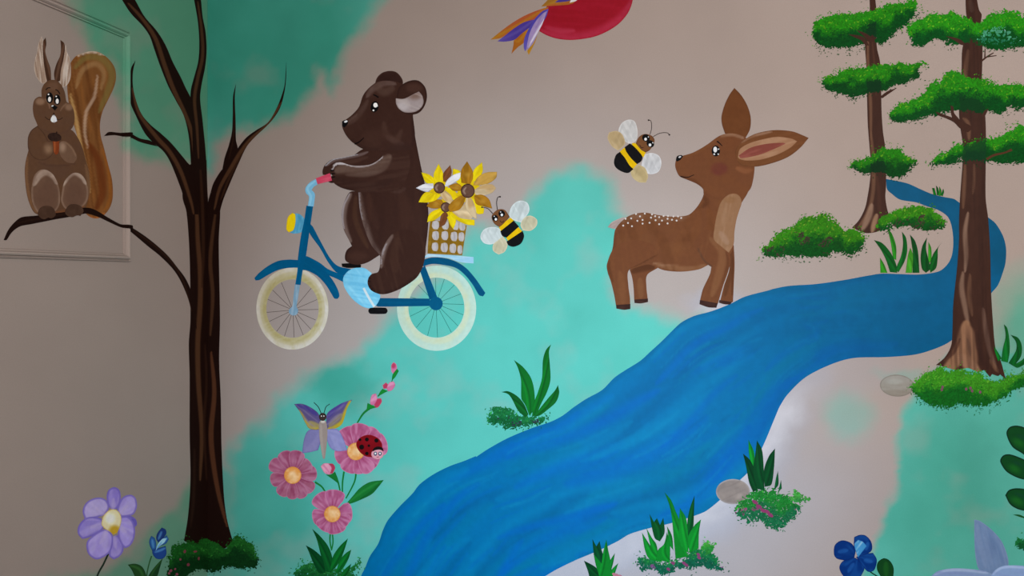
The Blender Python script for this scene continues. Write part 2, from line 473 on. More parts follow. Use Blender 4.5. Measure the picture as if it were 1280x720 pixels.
class Thing:
    def __init__(self, name, label, cat, base, layer=1, ref=None, group=None, res=None, fixed=False):
        self.o = bpy.data.objects.new(name, None)
        self.o.empty_display_size = 0.05
        COL.objects.link(self.o)
        self.loc = to_world([base[0]], [base[1]], 0.0)[0]
        self.o.location = self.loc
        self.o['label'] = label; self.o['category'] = cat
        if group: self.o['group'] = group
        self.layer = layer
        self.E = white_at(*(ref or base))
        self.fixed = fixed
        self.res = res
        self.k = 0
    def pig(self, col, at=None):
        E = self.E if self.fixed or at is None else white_at(*at)
        return np.clip(lin(col) / E, 0.0, 0.93)
    def part(self, name, pts, c, layer=0, strokes=(), parent=None, label=None, smooth=True, sharp=62, res=None, mat=None, step=1.6):
        pts = np.asarray(pts, float)
        loop = smooth_loop(pts, step, sharp) if smooth else pts
        if area_of(loop) < 0: loop = loop[::-1]
        A = abs(area_of(loop))
        r = res or self.res or min(2.6, max(1.0, math.sqrt(A) / 42))
        extra = np.zeros((0, 2))
        lo, hi = loop.min(0), loop.max(0)
        if strokes and A > 6:
            gx, gy = np.meshgrid(np.arange(lo[0], hi[0], r), np.arange(lo[1], hi[1], r * 0.87), indexing='ij')
            gx = gx + (np.arange(gx.shape[1]) % 2)[None, :] * r / 2
            G = np.stack([gx.ravel(), gy.ravel()], 1)
            G = G[inside(G, loop)]
            if len(G):
                G = G[line_dist(G, loop, True) > 0.5 * r]
            extra = G
        if lo[0] < CORNER_PX < hi[0]:
            ys = np.arange(lo[1], hi[1], 2.0)
            Cp = np.stack([np.full(len(ys), CORNER_PX), ys], 1)
            Cp = Cp[inside(Cp, loop)]
            if len(Cp): Cp = Cp[line_dist(Cp, loop, True) > 0.4]
            extra = np.vstack([extra[np.abs(extra[:, 0] - CORNER_PX) > 1.0] if len(extra) else extra, Cp])
        n = len(loop)
        allp = np.vstack([loop, extra]) if len(extra) else loop
        cen = allp.mean(0)
        v2, _, f, _, _, _ = delaunay_2d_cdt([Vector(p - cen) for p in allp], [(i, (i + 1) % n) for i in range(n)], [], 1, 1e-5)
        P = np.array([(v[0], v[1]) for v in v2]) + cen
        return self.film(name, P, [list(q) for q in f], loop, c, layer, strokes, parent, label, mat)
    def film(self, name, P, f, loops, c, layer, strokes, parent, label, mat):
        # boundary edges become the edge of the paint film
        cnt = {}
        for t in f:
            for i in range(len(t)):
                a, b = t[i], t[(i + 1) % len(t)]
                cnt[(a, b)] = 1
        edge = [(a, b) for (a, b) in cnt if (b, a) not in cnt]
        bv = sorted({a for e in edge for a in e})
        idx = {a: len(P) + i for i, a in enumerate(bv)}
        col = np.tile(np.array(c, float), (len(P), 1))
        bd = None
        if any(s[0] == 'r' for s in strokes):
            bd = np.min([line_dist(P, lp, True) for lp in (loops if isinstance(loops, list) else [loops])], axis=0)
        if len(strokes): col = lay_strokes(P, col, strokes, bd)
        h = (self.layer + layer + 0.004 * (self.k % 17)) * STEP
        self.k += 1
        top = to_world(P[:, 0], P[:, 1], h)
        low = to_world(P[bv][:, 0], P[bv][:, 1], 0.00002)
        V = np.vstack([top, low]); colr = np.vstack([col, col[bv]])
        # picture y runs down, so flip to face the room
        F = [list(t)[::-1] for t in f] + [[a, b, idx[b], idx[a]] for a, b in edge]
        o = mesh_object(name, V, F, mat or M_PAINT, self.pig(colr, (P.min(0) + P.max(0)) / 2), parent or self.o, self.loc)
        if label: o['label'] = label
        return o
    def ring(self, name, c, ro, ci, ri, col, layer, strokes, label=None, n=120, m=7):
        t = np.linspace(0, 2 * math.pi, n, endpoint=False)
        A = np.stack([c[0] + ro[0] * np.cos(t), c[1] + ro[1] * np.sin(t)], 1); B = np.stack([ci[0] + ri[0] * np.cos(t), ci[1] + ri[1] * np.sin(t)], 1)
        P = np.vstack([A + (B - A) * k / m for k in range(m + 1)])
        f = [[k * n + i, k * n + (i + 1) % n, (k + 1) * n + (i + 1) % n, (k + 1) * n + i] for k in range(m) for i in range(n)]
        return self.film(name, P, f, [A, B], col, layer, strokes, None, label, None)
    def line(self, name, pts, w, c, layer=0, w1=None, mid=None, **kw):
        return self.part(name, ribbon(pts, w, w1, mid), c, layer, smooth=False, **kw)
    def oval(self, name, cx, cy, rx, ry, c, layer=0, rot=0, **kw):
        return self.part(name, ellipse(cx, cy, rx, ry, rot), c, layer, smooth=False, **kw)
    def dabs(self, name, region, cols, layer=0, density=0.9, size=(1.7, 0.8), spread=6.0, angle=-25, wobble=50, seed=1, parent=None, tint=None, ragged=12, label=None, cut=None, solid=True):
        """sponged or stippled foliage: hundreds of short dabs; cols = (top, bottom, accent)"""
        region = smooth_loop(np.asarray(region, float), 3.0)
        r = np.random.default_rng(seed)
        lo, hi = region.min(0) - 2 * spread, region.max(0) + 2 * spread
        n = int(np.prod(hi - lo) * density)
        P = lo + r.random((n, 2)) * (hi - lo)
        wob = np.stack([fbm(P, ragged, seed + 60, 3) - 0.5, fbm(P, ragged, seed + 80, 3) - 0.5], 1) * ragged * 0.9
        d = sdist(P + wob, region)
        keep = r.random(n) < np.maximum(np.clip(0.42 + d / (1.2 * spread), 0, 1) ** 1.8, 0.16 * np.clip(1 + d / (1.7 * spread), 0, 1) ** 2 * (fbm(P, 9, seed + 91, 3) > 0.45))
        if cut is not None:
            for poly, y0 in cut: keep &= ~(inside(P, poly) & (P[:, 1] > y0 + 3 * r.standard_normal(n)))
        P, d = P[keep], d[keep]; n = len(P)
        xs = np.clip(((P[:, 0] - lo[0]) / 3).astype(int), 0, None)
        nb = xs.max() + 1
        top = np.full(nb, 1e9); bot = np.full(nb, -1e9)
        np.minimum.at(top, xs, P[:, 1]); np.maximum.at(bot, xs, P[:, 1])
        ker = np.ones(5) / 5
        top = np.convolve(np.pad(top, 2, mode='edge'), ker, 'valid'); bot = np.convolve(np.pad(bot, 2, mode='edge'), ker, 'valid')
        v = (P[:, 1] - top[xs]) / np.maximum(bot[xs] - top[xs], 6)
        v = v + (fbm(P, 14, seed + 5, 3) - 0.5) * 0.55 + (r.random(n) - 0.5) * 0.16
        C0, C1, C2 = (np.array(c, float) for c in cols[:3])
        col = C0 + (C1 - C0) * sstep(v, 0.34, 0.66)[:, None]
        acc = (r.random(n) < 0.06 + 0.30 * np.clip(-d / spread + 0.3, 0, 1)) & (v < 0.45)
        col[acc] = C2
        if len(cols) > 3:     # blossoms or twigs showing between the leaves
            mask = (fbm(P, 12, seed + 33, 2) > 0.66) & (v > 0.35) & (v < 0.9) & (r.random(n) < 0.5)
            col[mask] = np.array(cols[3], float)
        col *= (0.86 + 0.28 * r.random(n))[:, None]
        if tint is not None:
            for poly, tc, ta, v0 in tint:
                m = inside(P, poly)
                col[m] += (np.array(tc, float) - col[m]) * (ta * sstep(v[m], v0, v0 + 0.2))[:, None]
        order = np.argsort(r.random(n) + 0.15 * v)
        P, col, d = P[order], col[order], d[order]
        th = np.radians(angle + wobble * r.standard_normal(n))
        a = size[0] * (0.55 + 0.8 * r.random(n)); b = size[1] * (0.55 + 0.8 * r.random(n))
        core = (np.arange(n) < 0.45 * n) & (d > 3.5) & solid      # broad first coat under the small dabs
        a = np.where(core, a * 1.9, a); b = np.where(core, b * 2.4, b)
        fr = d < 0
        a = np.where(fr, a * 0.62, a); b = np.where(fr, b * 0.6, b)
        k = 6
        t = np.linspace(0, 2 * math.pi, k, endpoint=False)
        rad = 0.7 + 0.6 * r.random((n, k))
        lx, ly = np.cos(t)[None] * a[:, None] * rad, np.sin(t)[None] * b[:, None] * rad
        x = P[:, :1] + lx * np.cos(th)[:, None] - ly * np.sin(th)[:, None]
        y = P[:, 1:] + lx * np.sin(th)[:, None] + ly * np.cos(th)[:, None]
        h = ((self.layer + layer + 2.0 * np.arange(n) / n) * STEP)[:, None] * np.ones((1, k))
        left = P[:, :1] < CORNER_PX
        x = np.where(left, np.minimum(x, CORNER_PX - 0.03), np.maximum(x, CORNER_PX + 0.03))
        V = to_world(x.ravel(), y.ravel(), h.ravel())
        F = (np.arange(n)[:, None] * k + np.arange(k)[::-1][None]).tolist()
        o = mesh_object(name, V, F, M_PAINT, self.pig(np.repeat(col, k, 0), P.mean(0)), parent or self.o, self.loc)
        o['kind'] = 'stuff'
        if label: o['label'] = label
        return o
def petal_outline(c, tip, w, root=0.22, notch=0.0):
    c, tip = np.array(c, float), np.array(tip, float)
    d = tip - c; L = np.hypot(*d); u = d / L; n = np.array((-u[1], u[0]))
    prof = [(root * 0.6, 0.20), (0.40, 0.62), (0.62, 0.92), (0.84, 0.98), (0.96, 0.62)]
    right = [c + u * L * t + n * w / 2 * k for t, k in prof]
    leftp = [c + u * L * t - n * w / 2 * k for t, k in prof][::-1]
    return np.array(right + [c + u * L * (1.0 - notch)] + leftp)
def eye(T, cx, cy, rx, ry, layer, rot=0, shine=None, dots=()):
    e = T.oval('eye', cx, cy, rx, ry, (10, 10, 12), layer, rot, label='glossy black painted eye')
    if shine: T.oval('eye_shine', *shine, (228, 232, 236), layer + 1, parent=e)
    for x, y, r in dots:
        T.oval('eye_shine', x, y, r, r, (226, 230, 234), layer + 1, parent=e)
    return e
# ================================================================== bare tree in the corner
BARK, BARK_L, BARK_M = (24, 11, 8), (74, 49, 32), (48, 29, 19)
T = Thing('bare_tree', 'tall bare dark brown tree painted up the corner of the two walls', 'tree', (260, 690), 5, ref=(300, 340), fixed=True)
trunk = T.part('trunk', [(230, 676), (235, 645), (238, 600), (237, 540), (237, 470), (236, 430), (238, 400), (237.5, 340), (236, 300), (233, 265), (228, 245), (232, 215), (240, 204), (258, 200), (259, 235), (260, 252), (268, 253), (275, 262), (273.5, 300), (274, 340), (275, 400), (274, 450), (276, 500), (277, 560), (280, 620), (284, 650), (292, 680), (262, 692)], BARK, 1, [
    ('s', [(237, 232), (245, 262), (247, 300), (250, 340), (250, 380), (247, 430), (248, 480), (252, 540), (250, 600)], 4.2, BARK_L, 0.85, 0.5),
    ('s', [(250, 205), (253, 260), (254, 320), (252, 360)], 2.6, BARK_M, 0.8, 0.5),
    ('s', [(270, 262), (265, 300), (263, 330), (266, 370), (263, 420)], 3.2, BARK_L, 0.7, 0.5),
    ('s', [(264, 440), (268, 490), (264, 540), (267, 580), (274, 620), (284, 658)], 4.0, (74, 44, 28), 0.9, 0.45),
    ('s', [(256, 430), (258, 480), (255, 530), (258, 600)], 2.5, (44, 26, 18), 0.8),
    ('s', [(243, 560), (242, 620), (238, 660)], 3, (42, 25, 18), 0.6)], res=1.3)
def limb(pts, strokes, layer=2, parent=None):
    return T.part('branch', pts, BARK, layer, strokes, parent=parent, res=1.0)
limb([(112, -70), (132, -30), (150, -4), (163, 16), (178, 32), (187, 45), (193, 62), (200, 82), (210, 107), (220, 126), (229, 143), (234, 160), (237, 180), (239, 212), (258, 212), (256, 185), (251, 155), (243, 138), (238, 122), (232, 110), (225, 95), (216, 78), (207, 57), (196, 39), (180, 20), (166, -4), (140, -34)],
     [('s', [(160, 4), (178, 24), (194, 48), (205, 80), (216, 110), (230, 140), (239, 164), (242, 192)], 3.6, BARK_L, 0.85, 0.5)])
limb([(232, -70), (238, -35), (242, -4), (247, 25), (249, 50), (248, 75), (243, 95), (239, 110), (238, 123), (240, 160), (241, 205), (258, 205), (256, 180), (253, 150), (250, 123), (252, 105), (256, 85), (258, 65), (257, 42), (253, 20), (250.5, -4), (244, -36)],
     [('s', [(247, 2), (252, 40), (253, 70), (247, 98), (243, 125), (246, 160), (248, 198)], 2.8, BARK_L, 0.8, 0.5)])
limb([(169, 76), (164, 85), (162, 105), (163, 128), (170, 145), (180, 165), (188, 175), (195, 181), (205, 190), (213, 203), (222, 225), (229, 245), (234, 268), (248, 268), (244, 232), (239, 209), (234, 203), (225, 192), (213, 178), (200, 166), (188, 156), (177, 143), (170, 126), (166, 108), (166, 90)],
     [('s', [(165, 110), (174, 142), (196, 172), (212, 190), (226, 215), (238, 250), (242, 268)], 3.4, BARK_L, 0.85, 0.5)])
limb([(130, 170), (136, 165), (150, 166), (161, 166), (175, 173), (188, 176), (197, 183), (190, 181.5), (175, 177.5), (162, 171.5), (155, 171), (143, 169)], [('s', [(135, 167), (188, 178)], 1.0, BARK_M, 0.3)], 1.5)
limb([(358, 78), (357.5, 100), (355, 118), (350, 135), (342, 148), (333, 158), (318, 172), (308, 184), (298, 205), (288, 228), (279, 250), (274, 268), (262, 268), (260.5, 252), (263, 242), (267, 229), (276, 214), (286, 204), (293, 196), (297, 186), (308, 172), (320, 163), (335, 153), (345, 137), (352, 120), (356, 105)],
     [('s', [(352, 128), (335, 155), (314, 174), (301, 190), (290, 208), (275, 235), (268, 262)], 3.2, BARK_L, 0.8, 0.5), ('s', [(304, 190), (288, 220), (276, 250)], 2, BARK_M, 0.8, 0.5)])
limb([(295, 105), (291.5, 120), (291, 145), (290, 165), (286, 182), (281, 197), (278, 212), (288, 210), (297, 187), (295, 175), (294.5, 150), (293.5, 122)], [('s', [(293, 130), (292, 170), (286, 200)], 1.2, BARK_M, 0.5)], 1.5)
limb([(4.5, 300), (10, 288), (18, 278), (27, 271.5), (45, 269.5), (62, 267), (80, 265), (100, 260), (112, 260), (122, 264), (135, 272), (150, 280), (160, 282), (178, 293), (195, 306), (210, 320), (222, 335), (231, 347), (238, 362), (243, 385), (246, 412), (241, 402), (237, 380), (232, 365), (224, 348), (215, 335), (200, 320), (185, 308), (172, 297), (160, 287.5), (148, 283), (135, 277), (122, 271), (108, 267), (98, 269), (85, 271.5), (70, 274), (55, 277), (40, 280), (25, 283), (15, 290), (8, 300)],
     [('s', [(20, 279), (60, 271), (100, 264)], 2, BARK_M, 0.35), ('s', [(165, 287), (200, 313), (226, 345), (240, 390)], 1.6, BARK_M, 0.6)], 1.8)
zc = Z(60, 580, 4.5714)
S = Thing('shrub', 'dark green sponged shrub with pink flecks at the foot of the bare tree', 'shrub', (262, 715), 9, ref=(275, 690), group='sponged shrubs')
S.dabs('foliage', zc('690,560 710,500 745,462 800,440 850,455 900,430 960,450 1010,480 1050,440 1080,415 1130,440 1175,465 1190,510 1212,560 1180,595 1110,585 1040,592 980,600 930,615 880,590 840,605 790,635 740,650 690,650'), ((20, 76, 26), (8, 44, 18), (34, 98, 36)), 0, 1.1, (1.7, 1.0), 5, seed=3)
r_ = np.random.default_rng(5)
for x, y in zc('700,610 725,600 755,545 800,575 840,500 735,630 690,625 860,540 780,500'):
    S.part('blossom', ellipse(x, y, 0.9 + r_.random(), 1.4 + r_.random(), r_.random() * 90, 9), (104, 48, 62), 3, smooth=False)

# ================================================================== squirrel on the branch
FUR, FUR_D, FUR_L = (82, 55, 38), (60, 38, 27), (122, 96, 78)
T = Thing('squirrel', 'brown squirrel with a tall orange brown tail sitting on the tree branch', 'squirrel', (75, 270), 1, ref=(80, 180))
T.part('tail', [(86, 84), (94, 71), (105, 66), (115, 64), (125, 66), (135, 73), (143, 84), (145, 97), (142, 110), (135, 125), (128, 140), (125, 155), (126, 170), (130, 185), (135, 205), (140, 225), (141, 245), (138, 258), (131, 268), (122, 273), (112, 271), (104, 262), (98, 240), (98, 180), (88, 140), (84, 110)], (104, 64, 32), 0, [
    ('d', 84, 3.0, 40, (126, 76, 34), 0.5, 4), ('d', 80, 2.4, 50, (78, 42, 18), 0.6, 9),
    ('s', [(93, 85), (108, 72), (128, 74), (140, 92), (134, 116), (124, 140)], 7, (104, 88, 46), 0.7),
    ('s', [(95, 110), (103, 88), (120, 80), (130, 92), (126, 112)], 5, (140, 108, 72), 0.55),
    ('s', [(122, 94), (118, 120), (108, 140), (106, 165), (110, 185)], 3.2, (160, 132, 112), 0.75),
    ('s', [(96, 70), (114, 64.5), (130, 69)], 2.2, (190, 178, 168), 0.7),
    ('s', [(88, 118), (95, 150), (101, 185), (108, 215), (112, 240)], 4.0, (176, 140, 88), 0.7),
    ('s', [(112, 180), (124, 205), (128, 240), (120, 262)], 8, (84, 38, 14), 0.75),
    ('s', [(128, 185), (136, 215), (138, 245), (130, 265)], 3.5, (122, 70, 26), 0.8), ('s', [(104, 268), (118, 273), (132, 266)], 3, (150, 84, 40), 0.7)], mat=M_BRUSH)
for side, white, brown, seed in ((0, [(52, 45), (48, 55), (46, 66), (43, 77), (43, 88), (46, 97), (52, 104), (57, 104), (59, 98), (56, 80), (54, 62), (54, 52)], [(57, 47), (53.8, 52), (53.5, 62), (54.5, 78), (57, 94), (59, 103), (64, 101), (63, 86), (59, 74), (56.5, 64), (57.8, 55)], 4),
                                 (1, [(82, 56), (84, 66), (87, 73), (88.5, 85), (88, 97), (84, 106), (78, 110), (75, 105), (74, 92), (77, 80), (80, 66)], [(75.5, 50), (80, 54), (81, 62), (79, 75), (76, 88), (75, 101), (69, 103), (67.5, 92), (70.5, 80), (75, 70), (76.2, 60)], 6)):
    e = T.part('ear', brown, FUR_D, 3, [('s', [brown[1], brown[6]], 2.5, (100, 70, 54), 0.6)])
    T.part('ear_tuft', white, (146, 122, 106), 2, [('d', 82 if side == 0 else 98, 1.1, 34, (98, 72, 56), 0.8, seed), ('d', 84 if side == 0 else 97, 0.9, 26, (196, 184, 174), 0.7, seed + 3), ('r', 0.9, (176, 162, 152), 0.5)], parent=e, label='pale brushed fur on the outside of the ear')
T.part('torso', [(50, 158), (41, 172), (35, 190), (31.5, 205), (31, 220), (33, 240), (37, 255), (43, 266), (52, 269), (75, 268), (104, 263), (110, 250), (112.5, 235), (111, 215), (107, 200), (103, 185), (97, 172), (88, 162)], FUR, 2, [
    ('n', 14, (78, 54, 42), 0.6, 3), ('s', [(34, 195), (33, 225), (40, 258), (52, 268)], 3.0, (112, 78, 52), 0.7), ('s', [(107, 205), (111, 235), (104, 260)], 3.5, (114, 82, 56), 0.6),
    ('s', [(60, 268), (80, 266), (104, 258)], 5, (110, 62, 34), 0.7), ('e', 70, 215, 26, 12, (78, 54, 42), 0.6), ('s', [(48, 203), (62, 207), (80, 207), (96, 204)], 1.6, (68, 46, 36), 0.6)])
for pts, cx in (([(40, 230), (43, 219), (50, 212.5), (58, 212.5), (66, 218), (71.5, 228), (74.5, 240), (74.5, 254), (70, 263), (60, 268), (48, 266), (41, 255), (39, 242)], 57), ([(77, 242), (80, 228), (86, 220), (93, 216), (101, 218), (107, 226), (110, 238), (109, 250), (103, 258), (93, 262), (82, 261), (76.5, 252)], 93)):
    T.part('hind_leg', pts, (92, 66, 52), 3, [('r', 3.0, (120, 94, 78), 0.8), ('s', [(cx - 15, 232), (cx - 8, 220), (cx + 1, 215.5), (cx + 10, 221), (cx + 14, 230)], 5.5, (152, 130, 116), 0.9, 0.6), ('e', cx, 246, 14, 20, (88, 62, 49), 0.95, 0.35), ('n', 10, (80, 56, 44), 0.4, 8)])
for pts in ([(47, 267), (50, 260), (57, 257), (64, 258.5), (68, 263), (69, 269), (64, 273), (60, 272), (55, 274), (50, 272)], [(81, 264), (86, 256.5), (93, 255), (101, 258), (104, 264), (100, 270), (96, 269), (90, 271.5), (83, 269)]):
    T.part('foot', pts, (60, 40, 30), 11, [('n', 6, (74, 52, 40), 0.6, 2)])
T.part('arm', [(47, 157), (39, 163), (35, 172), (35, 185), (38, 193), (45, 199), (54, 200.5), (62, 197), (67, 190), (68, 180), (66, 176), (60, 176), (56, 168)], FUR, 4, [('r', 1.6, (58, 38, 28), 0.7), ('e', 60, 186, 9, 11, (138, 108, 84), 0.75, 0.9), ('n', 9, (80, 56, 44), 0.4, 5)])
T.part('arm', [(73.5, 181), (76, 177), (81, 176.5), (88, 181), (93, 188), (96, 197), (92, 204), (84, 203), (77, 197), (74, 190)], (96, 70, 54), 4, [('e', 78, 184, 7, 10, (150, 122, 102), 0.7, 0.9), ('s', [(82, 178), (90, 186), (95, 196)], 1.2, (120, 90, 70), 0.8)])
T.part('head', [(52, 112), (56, 104), (63, 100), (71, 101), (77, 107), (81, 116), (83, 127), (88, 130), (92, 138), (93, 150), (90, 160), (82, 166), (70, 168), (58, 166), (49, 160), (45, 152), (42, 144), (41, 134), (43, 125), (48, 121), (52, 121)], FUR, 5, [
    ('n', 10, (80, 56, 44), 0.5, 7), ('s', [(50, 160), (66, 167), (84, 164), (91, 152)], 2.4, (74, 50, 40), 0.5), ('e', 50, 127, 8, 6, (128, 98, 78), 0.8), ('e', 86, 134, 7, 6, (128, 98, 78), 0.7), ('s', [(56, 123), (61, 130), (62, 136)], 1.6, (120, 90, 72), 0.8), ('s', [(83, 129), (78, 134), (75, 139)], 1.6, (118, 88, 70), 0.7), ('e', 66, 108, 10, 7, (98, 70, 54), 0.6)])
eye(T, 61.7, 122.3, 4.3, 6.9, 7, 0, (61.6, 124.2, 1.9, 3.3), [(60.3, 118, 1.0)])
eye(T, 71.2, 124.6, 4.1, 6.6, 7, 0, (71.2, 126.5, 1.9, 3.3), [(69.9, 120.5, 0.9)])
T.line('eyebrow', [(57, 112.5), (59.5, 110), (62.8, 109.8)], 1.3, (30, 20, 16), 7)
T.line('eyebrow', [(69, 112), (72, 113.5), (74.6, 117.5)], 1.3, (30, 20, 16), 7)
nose = T.part('nose', [(63.4, 133.2), (67, 131), (72, 134), (68.3, 138.4)], (14, 12, 12), 7)
T.oval('nose_shine', 65.3, 132.4, 1.5, 0.8, (190, 190, 190), 8, -20, parent=nose)
T.line('mouth', [(56, 146), (60, 149.3), (64, 148), (67, 141)], 0.9, (40, 26, 20), 6.5)
T.line('mouth', [(67, 141), (70, 148), (74, 149.5), (78, 147)], 0.9, (40, 26, 20), 6.5)
T.part('tooth', [(66, 143.5), (63, 149), (64, 152), (67, 153.2), (67.4, 147)], (202, 200, 204), 7)
T.part('tooth', [(67.2, 143.5), (67.6, 153.2), (71, 151.5), (70, 147)], (196, 194, 200), 7.2)
A = Thing('acorn', 'small acorn with a dark cap held between the squirrel paws', 'acorn', (69, 192), 10, ref=(80, 180))
A.part('nut', [(65.5, 175), (73.5, 175), (73.5, 187), (72, 192), (69.5, 193.5), (67, 190), (66.5, 184)], (112, 50, 24), 0, [('s', [(68, 176), (68, 190)], 1.5, (146, 78, 42), 0.8), ('s', [(72.5, 177), (72, 190)], 1.0, (108, 46, 22), 0.8)])
cap = A.part('cap', [(59.5, 171), (61, 167.5), (66, 166), (72, 167), (76, 170.5), (76, 175), (70, 177), (63, 175.5)], (38, 24, 20), 1, [('n', 3, (58, 38, 30), 0.7, 4)])
A.line('stalk', [(70, 167.5), (70.8, 164.6)], 1.4, (34, 22, 18), 1.5, parent=cap)

# ================================================================== flowers at the lower left
T = Thing('lilac_flower', 'large lilac flower with a cream centre at the lower left corner', 'flower', (122, 719), 1, ref=(135, 655))
LC = zc('362,325')[0]
for i, (s, c) in enumerate((('430,300 470,296 500,315 508,345 495,362 470,345', (74, 64, 142)), ('335,190 345,150 378,132 408,150 415,200 400,250 370,262 345,240', (116, 98, 166)), ('365,420 400,405 430,460 428,500 405,530 375,545 350,525 352,480', (122, 104, 168)), ('415,205 440,182 475,176 500,195 508,240 490,285 450,300 415,298 395,262', (142, 124, 178)), ('415,300 455,300 485,330 497,380 490,430 470,465 440,482 420,460 400,410 405,350', (140, 122, 182)), ('320,290 250,312 210,315 198,270 215,225 255,198 300,192 335,210 348,250', (150, 134, 178)), ('300,310 240,302 200,320 172,360 172,400 195,428 230,420 275,400 310,375 318,340', (122, 106, 170)), ('330,375 365,400 370,450 355,500 320,530 275,545 235,520 220,480 225,440 260,405 300,380', (142, 124, 182)))):
    T.part('petal', zc(s), c, 1 + i * 0.5, [('h', LC, 40, (118, 100, 160), 0.30, i), ('h', LC, 52, (168, 152, 184), 0.30, i + 20), ('r', 2.8, (90, 74, 148), 0.75), ('s', [LC, zc(s).mean(0)], 5, (160, 142, 176), 0.5, 0.9)])
T.part('flower_centre', zc('305,345 315,300 340,270 375,258 405,275 418,310 412,350 395,390 372,404 350,385 325,370'), (190, 176, 140), 6, [('e', LC[0] + 4, LC[1] + 12, 10, 9, (160, 122, 24), 0.9, 0.6), ('e', LC[0] - 1.5, LC[1] - 3, 9, 9.5, (206, 202, 186), 0.9, 0.6), ('r', 1.1, (168, 134, 40), 0.7)])
T.line('stem', zc('345,512 318,570 280,645 262,760'), 2.2, (24, 34, 26), 0, 2.4)
T = Thing('blue_tulip', 'dark blue tulip bud with two leaves left of the bare tree foot', 'flower', (182, 719), 1, ref=(195, 690))
T.line('stem', zc('592,525 575,580 563,645 556,740'), 1.6, (34, 66, 34), 0)
T.part('leaf', zc('456,575 500,570 540,590 562,645 556,730 500,650 478,605'), (26, 54, 24), 1, [('s', zc('470,580 520,600 545,645'), 2.5, (44, 84, 36), 0.6), ('r', 0.9, (12, 30, 14), 0.6)])
T.part('leaf', zc('655,540 640,590 622,645 558,730 572,645 600,600 630,565'), (20, 46, 22), 1, [('s', zc('645,555 610,600 585,645'), 2, (38, 74, 32), 0.6)])
for s, c, h in (('618,425 625,395 650,363 672,375 675,400 650,432 630,450', (24, 44, 94), '630,430 650,385'), ('578,440 590,410 612,428 618,480 600,505 583,470', (36, 74, 124), '595,430 602,480'), ('595,490 640,478 672,468 676,515 655,541 620,541 598,515', (26, 54, 112), '610,505 650,490 670,480'), ('635,470 650,432 678,407 690,430 672,456', (38, 76, 128), '650,450 680,422')):
    T.part('petal', zc(s), c, 2, [('s', zc(h), 2.2, (78, 128, 172), 0.6), ('r', 0.9, (16, 28, 72), 0.7)])
T.part('petal', zc('614,496 630,455 655,427 678,425 662,450 637,470'), (130, 168, 198), 3, [('s', zc('618,490 650,445'), 1.2, (60, 104, 156), 0.7)], label='pale blue inner petal')
# ================================================================== river
t3, d1, d2 = Z(560, 400, 4), Z(740, 100, 4), Z(740, 230, 4)
b6, b7, b3, b4, b5 = Z(300, 440, 4), Z(300, 540, 4), Z(320, 70, 4), Z(300, 200, 4), Z(300, 290, 4)
e1, e2, e3, f7, r2, s2, bd_ = Z(960, 0, 4), Z(960, 160, 4), Z(960, 340, 4), Z(720, 540, 4), Z(960, 540, 4), Z(500, 180, 4.5), Z(600, 0, 6.4)
upper = np.vstack([[(424, 800), (446, 738)], b7('605,720 625,680 650,620 690,560 715,490 740,440 800,370 860,310 900,260 970,210 1050,170 1120,145 1180,120'), t3('140,685 200,645 300,590 420,540 510,510 570,480 630,435 690,395 770,350 830,290 880,255 960,205 1010,160 1070,105 1130,45'), d2('450,690 510,660 600,635 690,600 760,565 850,540 960,515 1060,505 1150,500 1220,490'), e3('0,90 100,70 240,60 380,40 500,18 570,8 650,10 760,12')])
stream = np.vstack([e2('850,718 890,690 915,650 925,600 925,540 915,480 895,440 850,410 790,390 740,372 660,358 620,330 595,305 590,255 630,262 700,278 760,305 820,330 880,345 930,355 960,375 1040,410 1105,450 1140,480 1175,540 1190,600 1188,670 1175,720'), e3('1150,65 1115,108 1020,240')])
lower = np.vstack([e3('920,340 850,378 740,412 600,425 430,430 320,460 190,525 100,610 60,670 38,720'), f7('930,80 860,200 820,240 760,300 720,340 650,395 590,420 560,430 460,460 370,480 270,510 210,545 130,585 60,615 0,640'), [(690, 715), (655, 738), (560, 800)]])
def resample(p, n):
    s = np.concatenate([[0], np.cumsum(np.hypot(*np.diff(p, axis=0).T))])
    q = np.linspace(0, s[-1], n)
    return np.stack([np.interp(q, s, p[:, 0]), np.interp(q, s, p[:, 1])], 1)
U, Lw = resample(upper, 80), resample(lower[::-1], 80)
r_ = np.random.default_rng(17)
flow = []
def flow_stroke(s0, ln, v0, v1, hw, c, a, soft=1.0):
    k = np.linspace(s0, min(s0 + ln, 0.995), 7)
    v = np.linspace(v0, v1, 7)
    q = k * 79; i = np.minimum(q.astype(int), 78); f = (q - i)[:, None]
    u = U[i] * (1 - f) + U[i + 1] * f; l = Lw[i] * (1 - f) + Lw[i + 1] * f
    flow.append(('s', u + (l - u) * v[:, None], hw, c, a, soft))
TEALW, LIGHTW, STRONG, DEEPW = (0, 122, 166), (4, 134, 192), (0, 104, 202), (0, 96, 156)
for k in range(70):   # broad overlapping patches of the four blues
    v = r_.random()
    flow_stroke(r_.random() * 0.9, 0.08 + 0.16 * r_.random(), v, np.clip(v + 0.25 * (r_.random() - 0.5), 0, 1), 8 + 16 * r_.random(), [TEALW, LIGHTW, STRONG, LIGHTW, DEEPW][k % 5], 0.5)
for s0, ln, v0, v1, hw in ((0.0, 0.2, 0.12, 0.2, 12), (0.05, 0.2, 0.34, 0.2, 10), (0.30, 0.2, 0.12, 0.22, 14), (0.5, 0.16, 0.18, 0.12, 10), (0.5, 0.24, 0.86, 0.9, 26), (0.40, 0.2, 0.95, 0.8, 18), (0.2, 0.16, 0.6, 0.75, 10), (0.7, 0.22, 0.9, 0.85, 14), (0.1, 0.12, 0.9, 0.7, 10)):
    flow_stroke(s0, ln, v0, v1, hw, STRONG, 0.6)
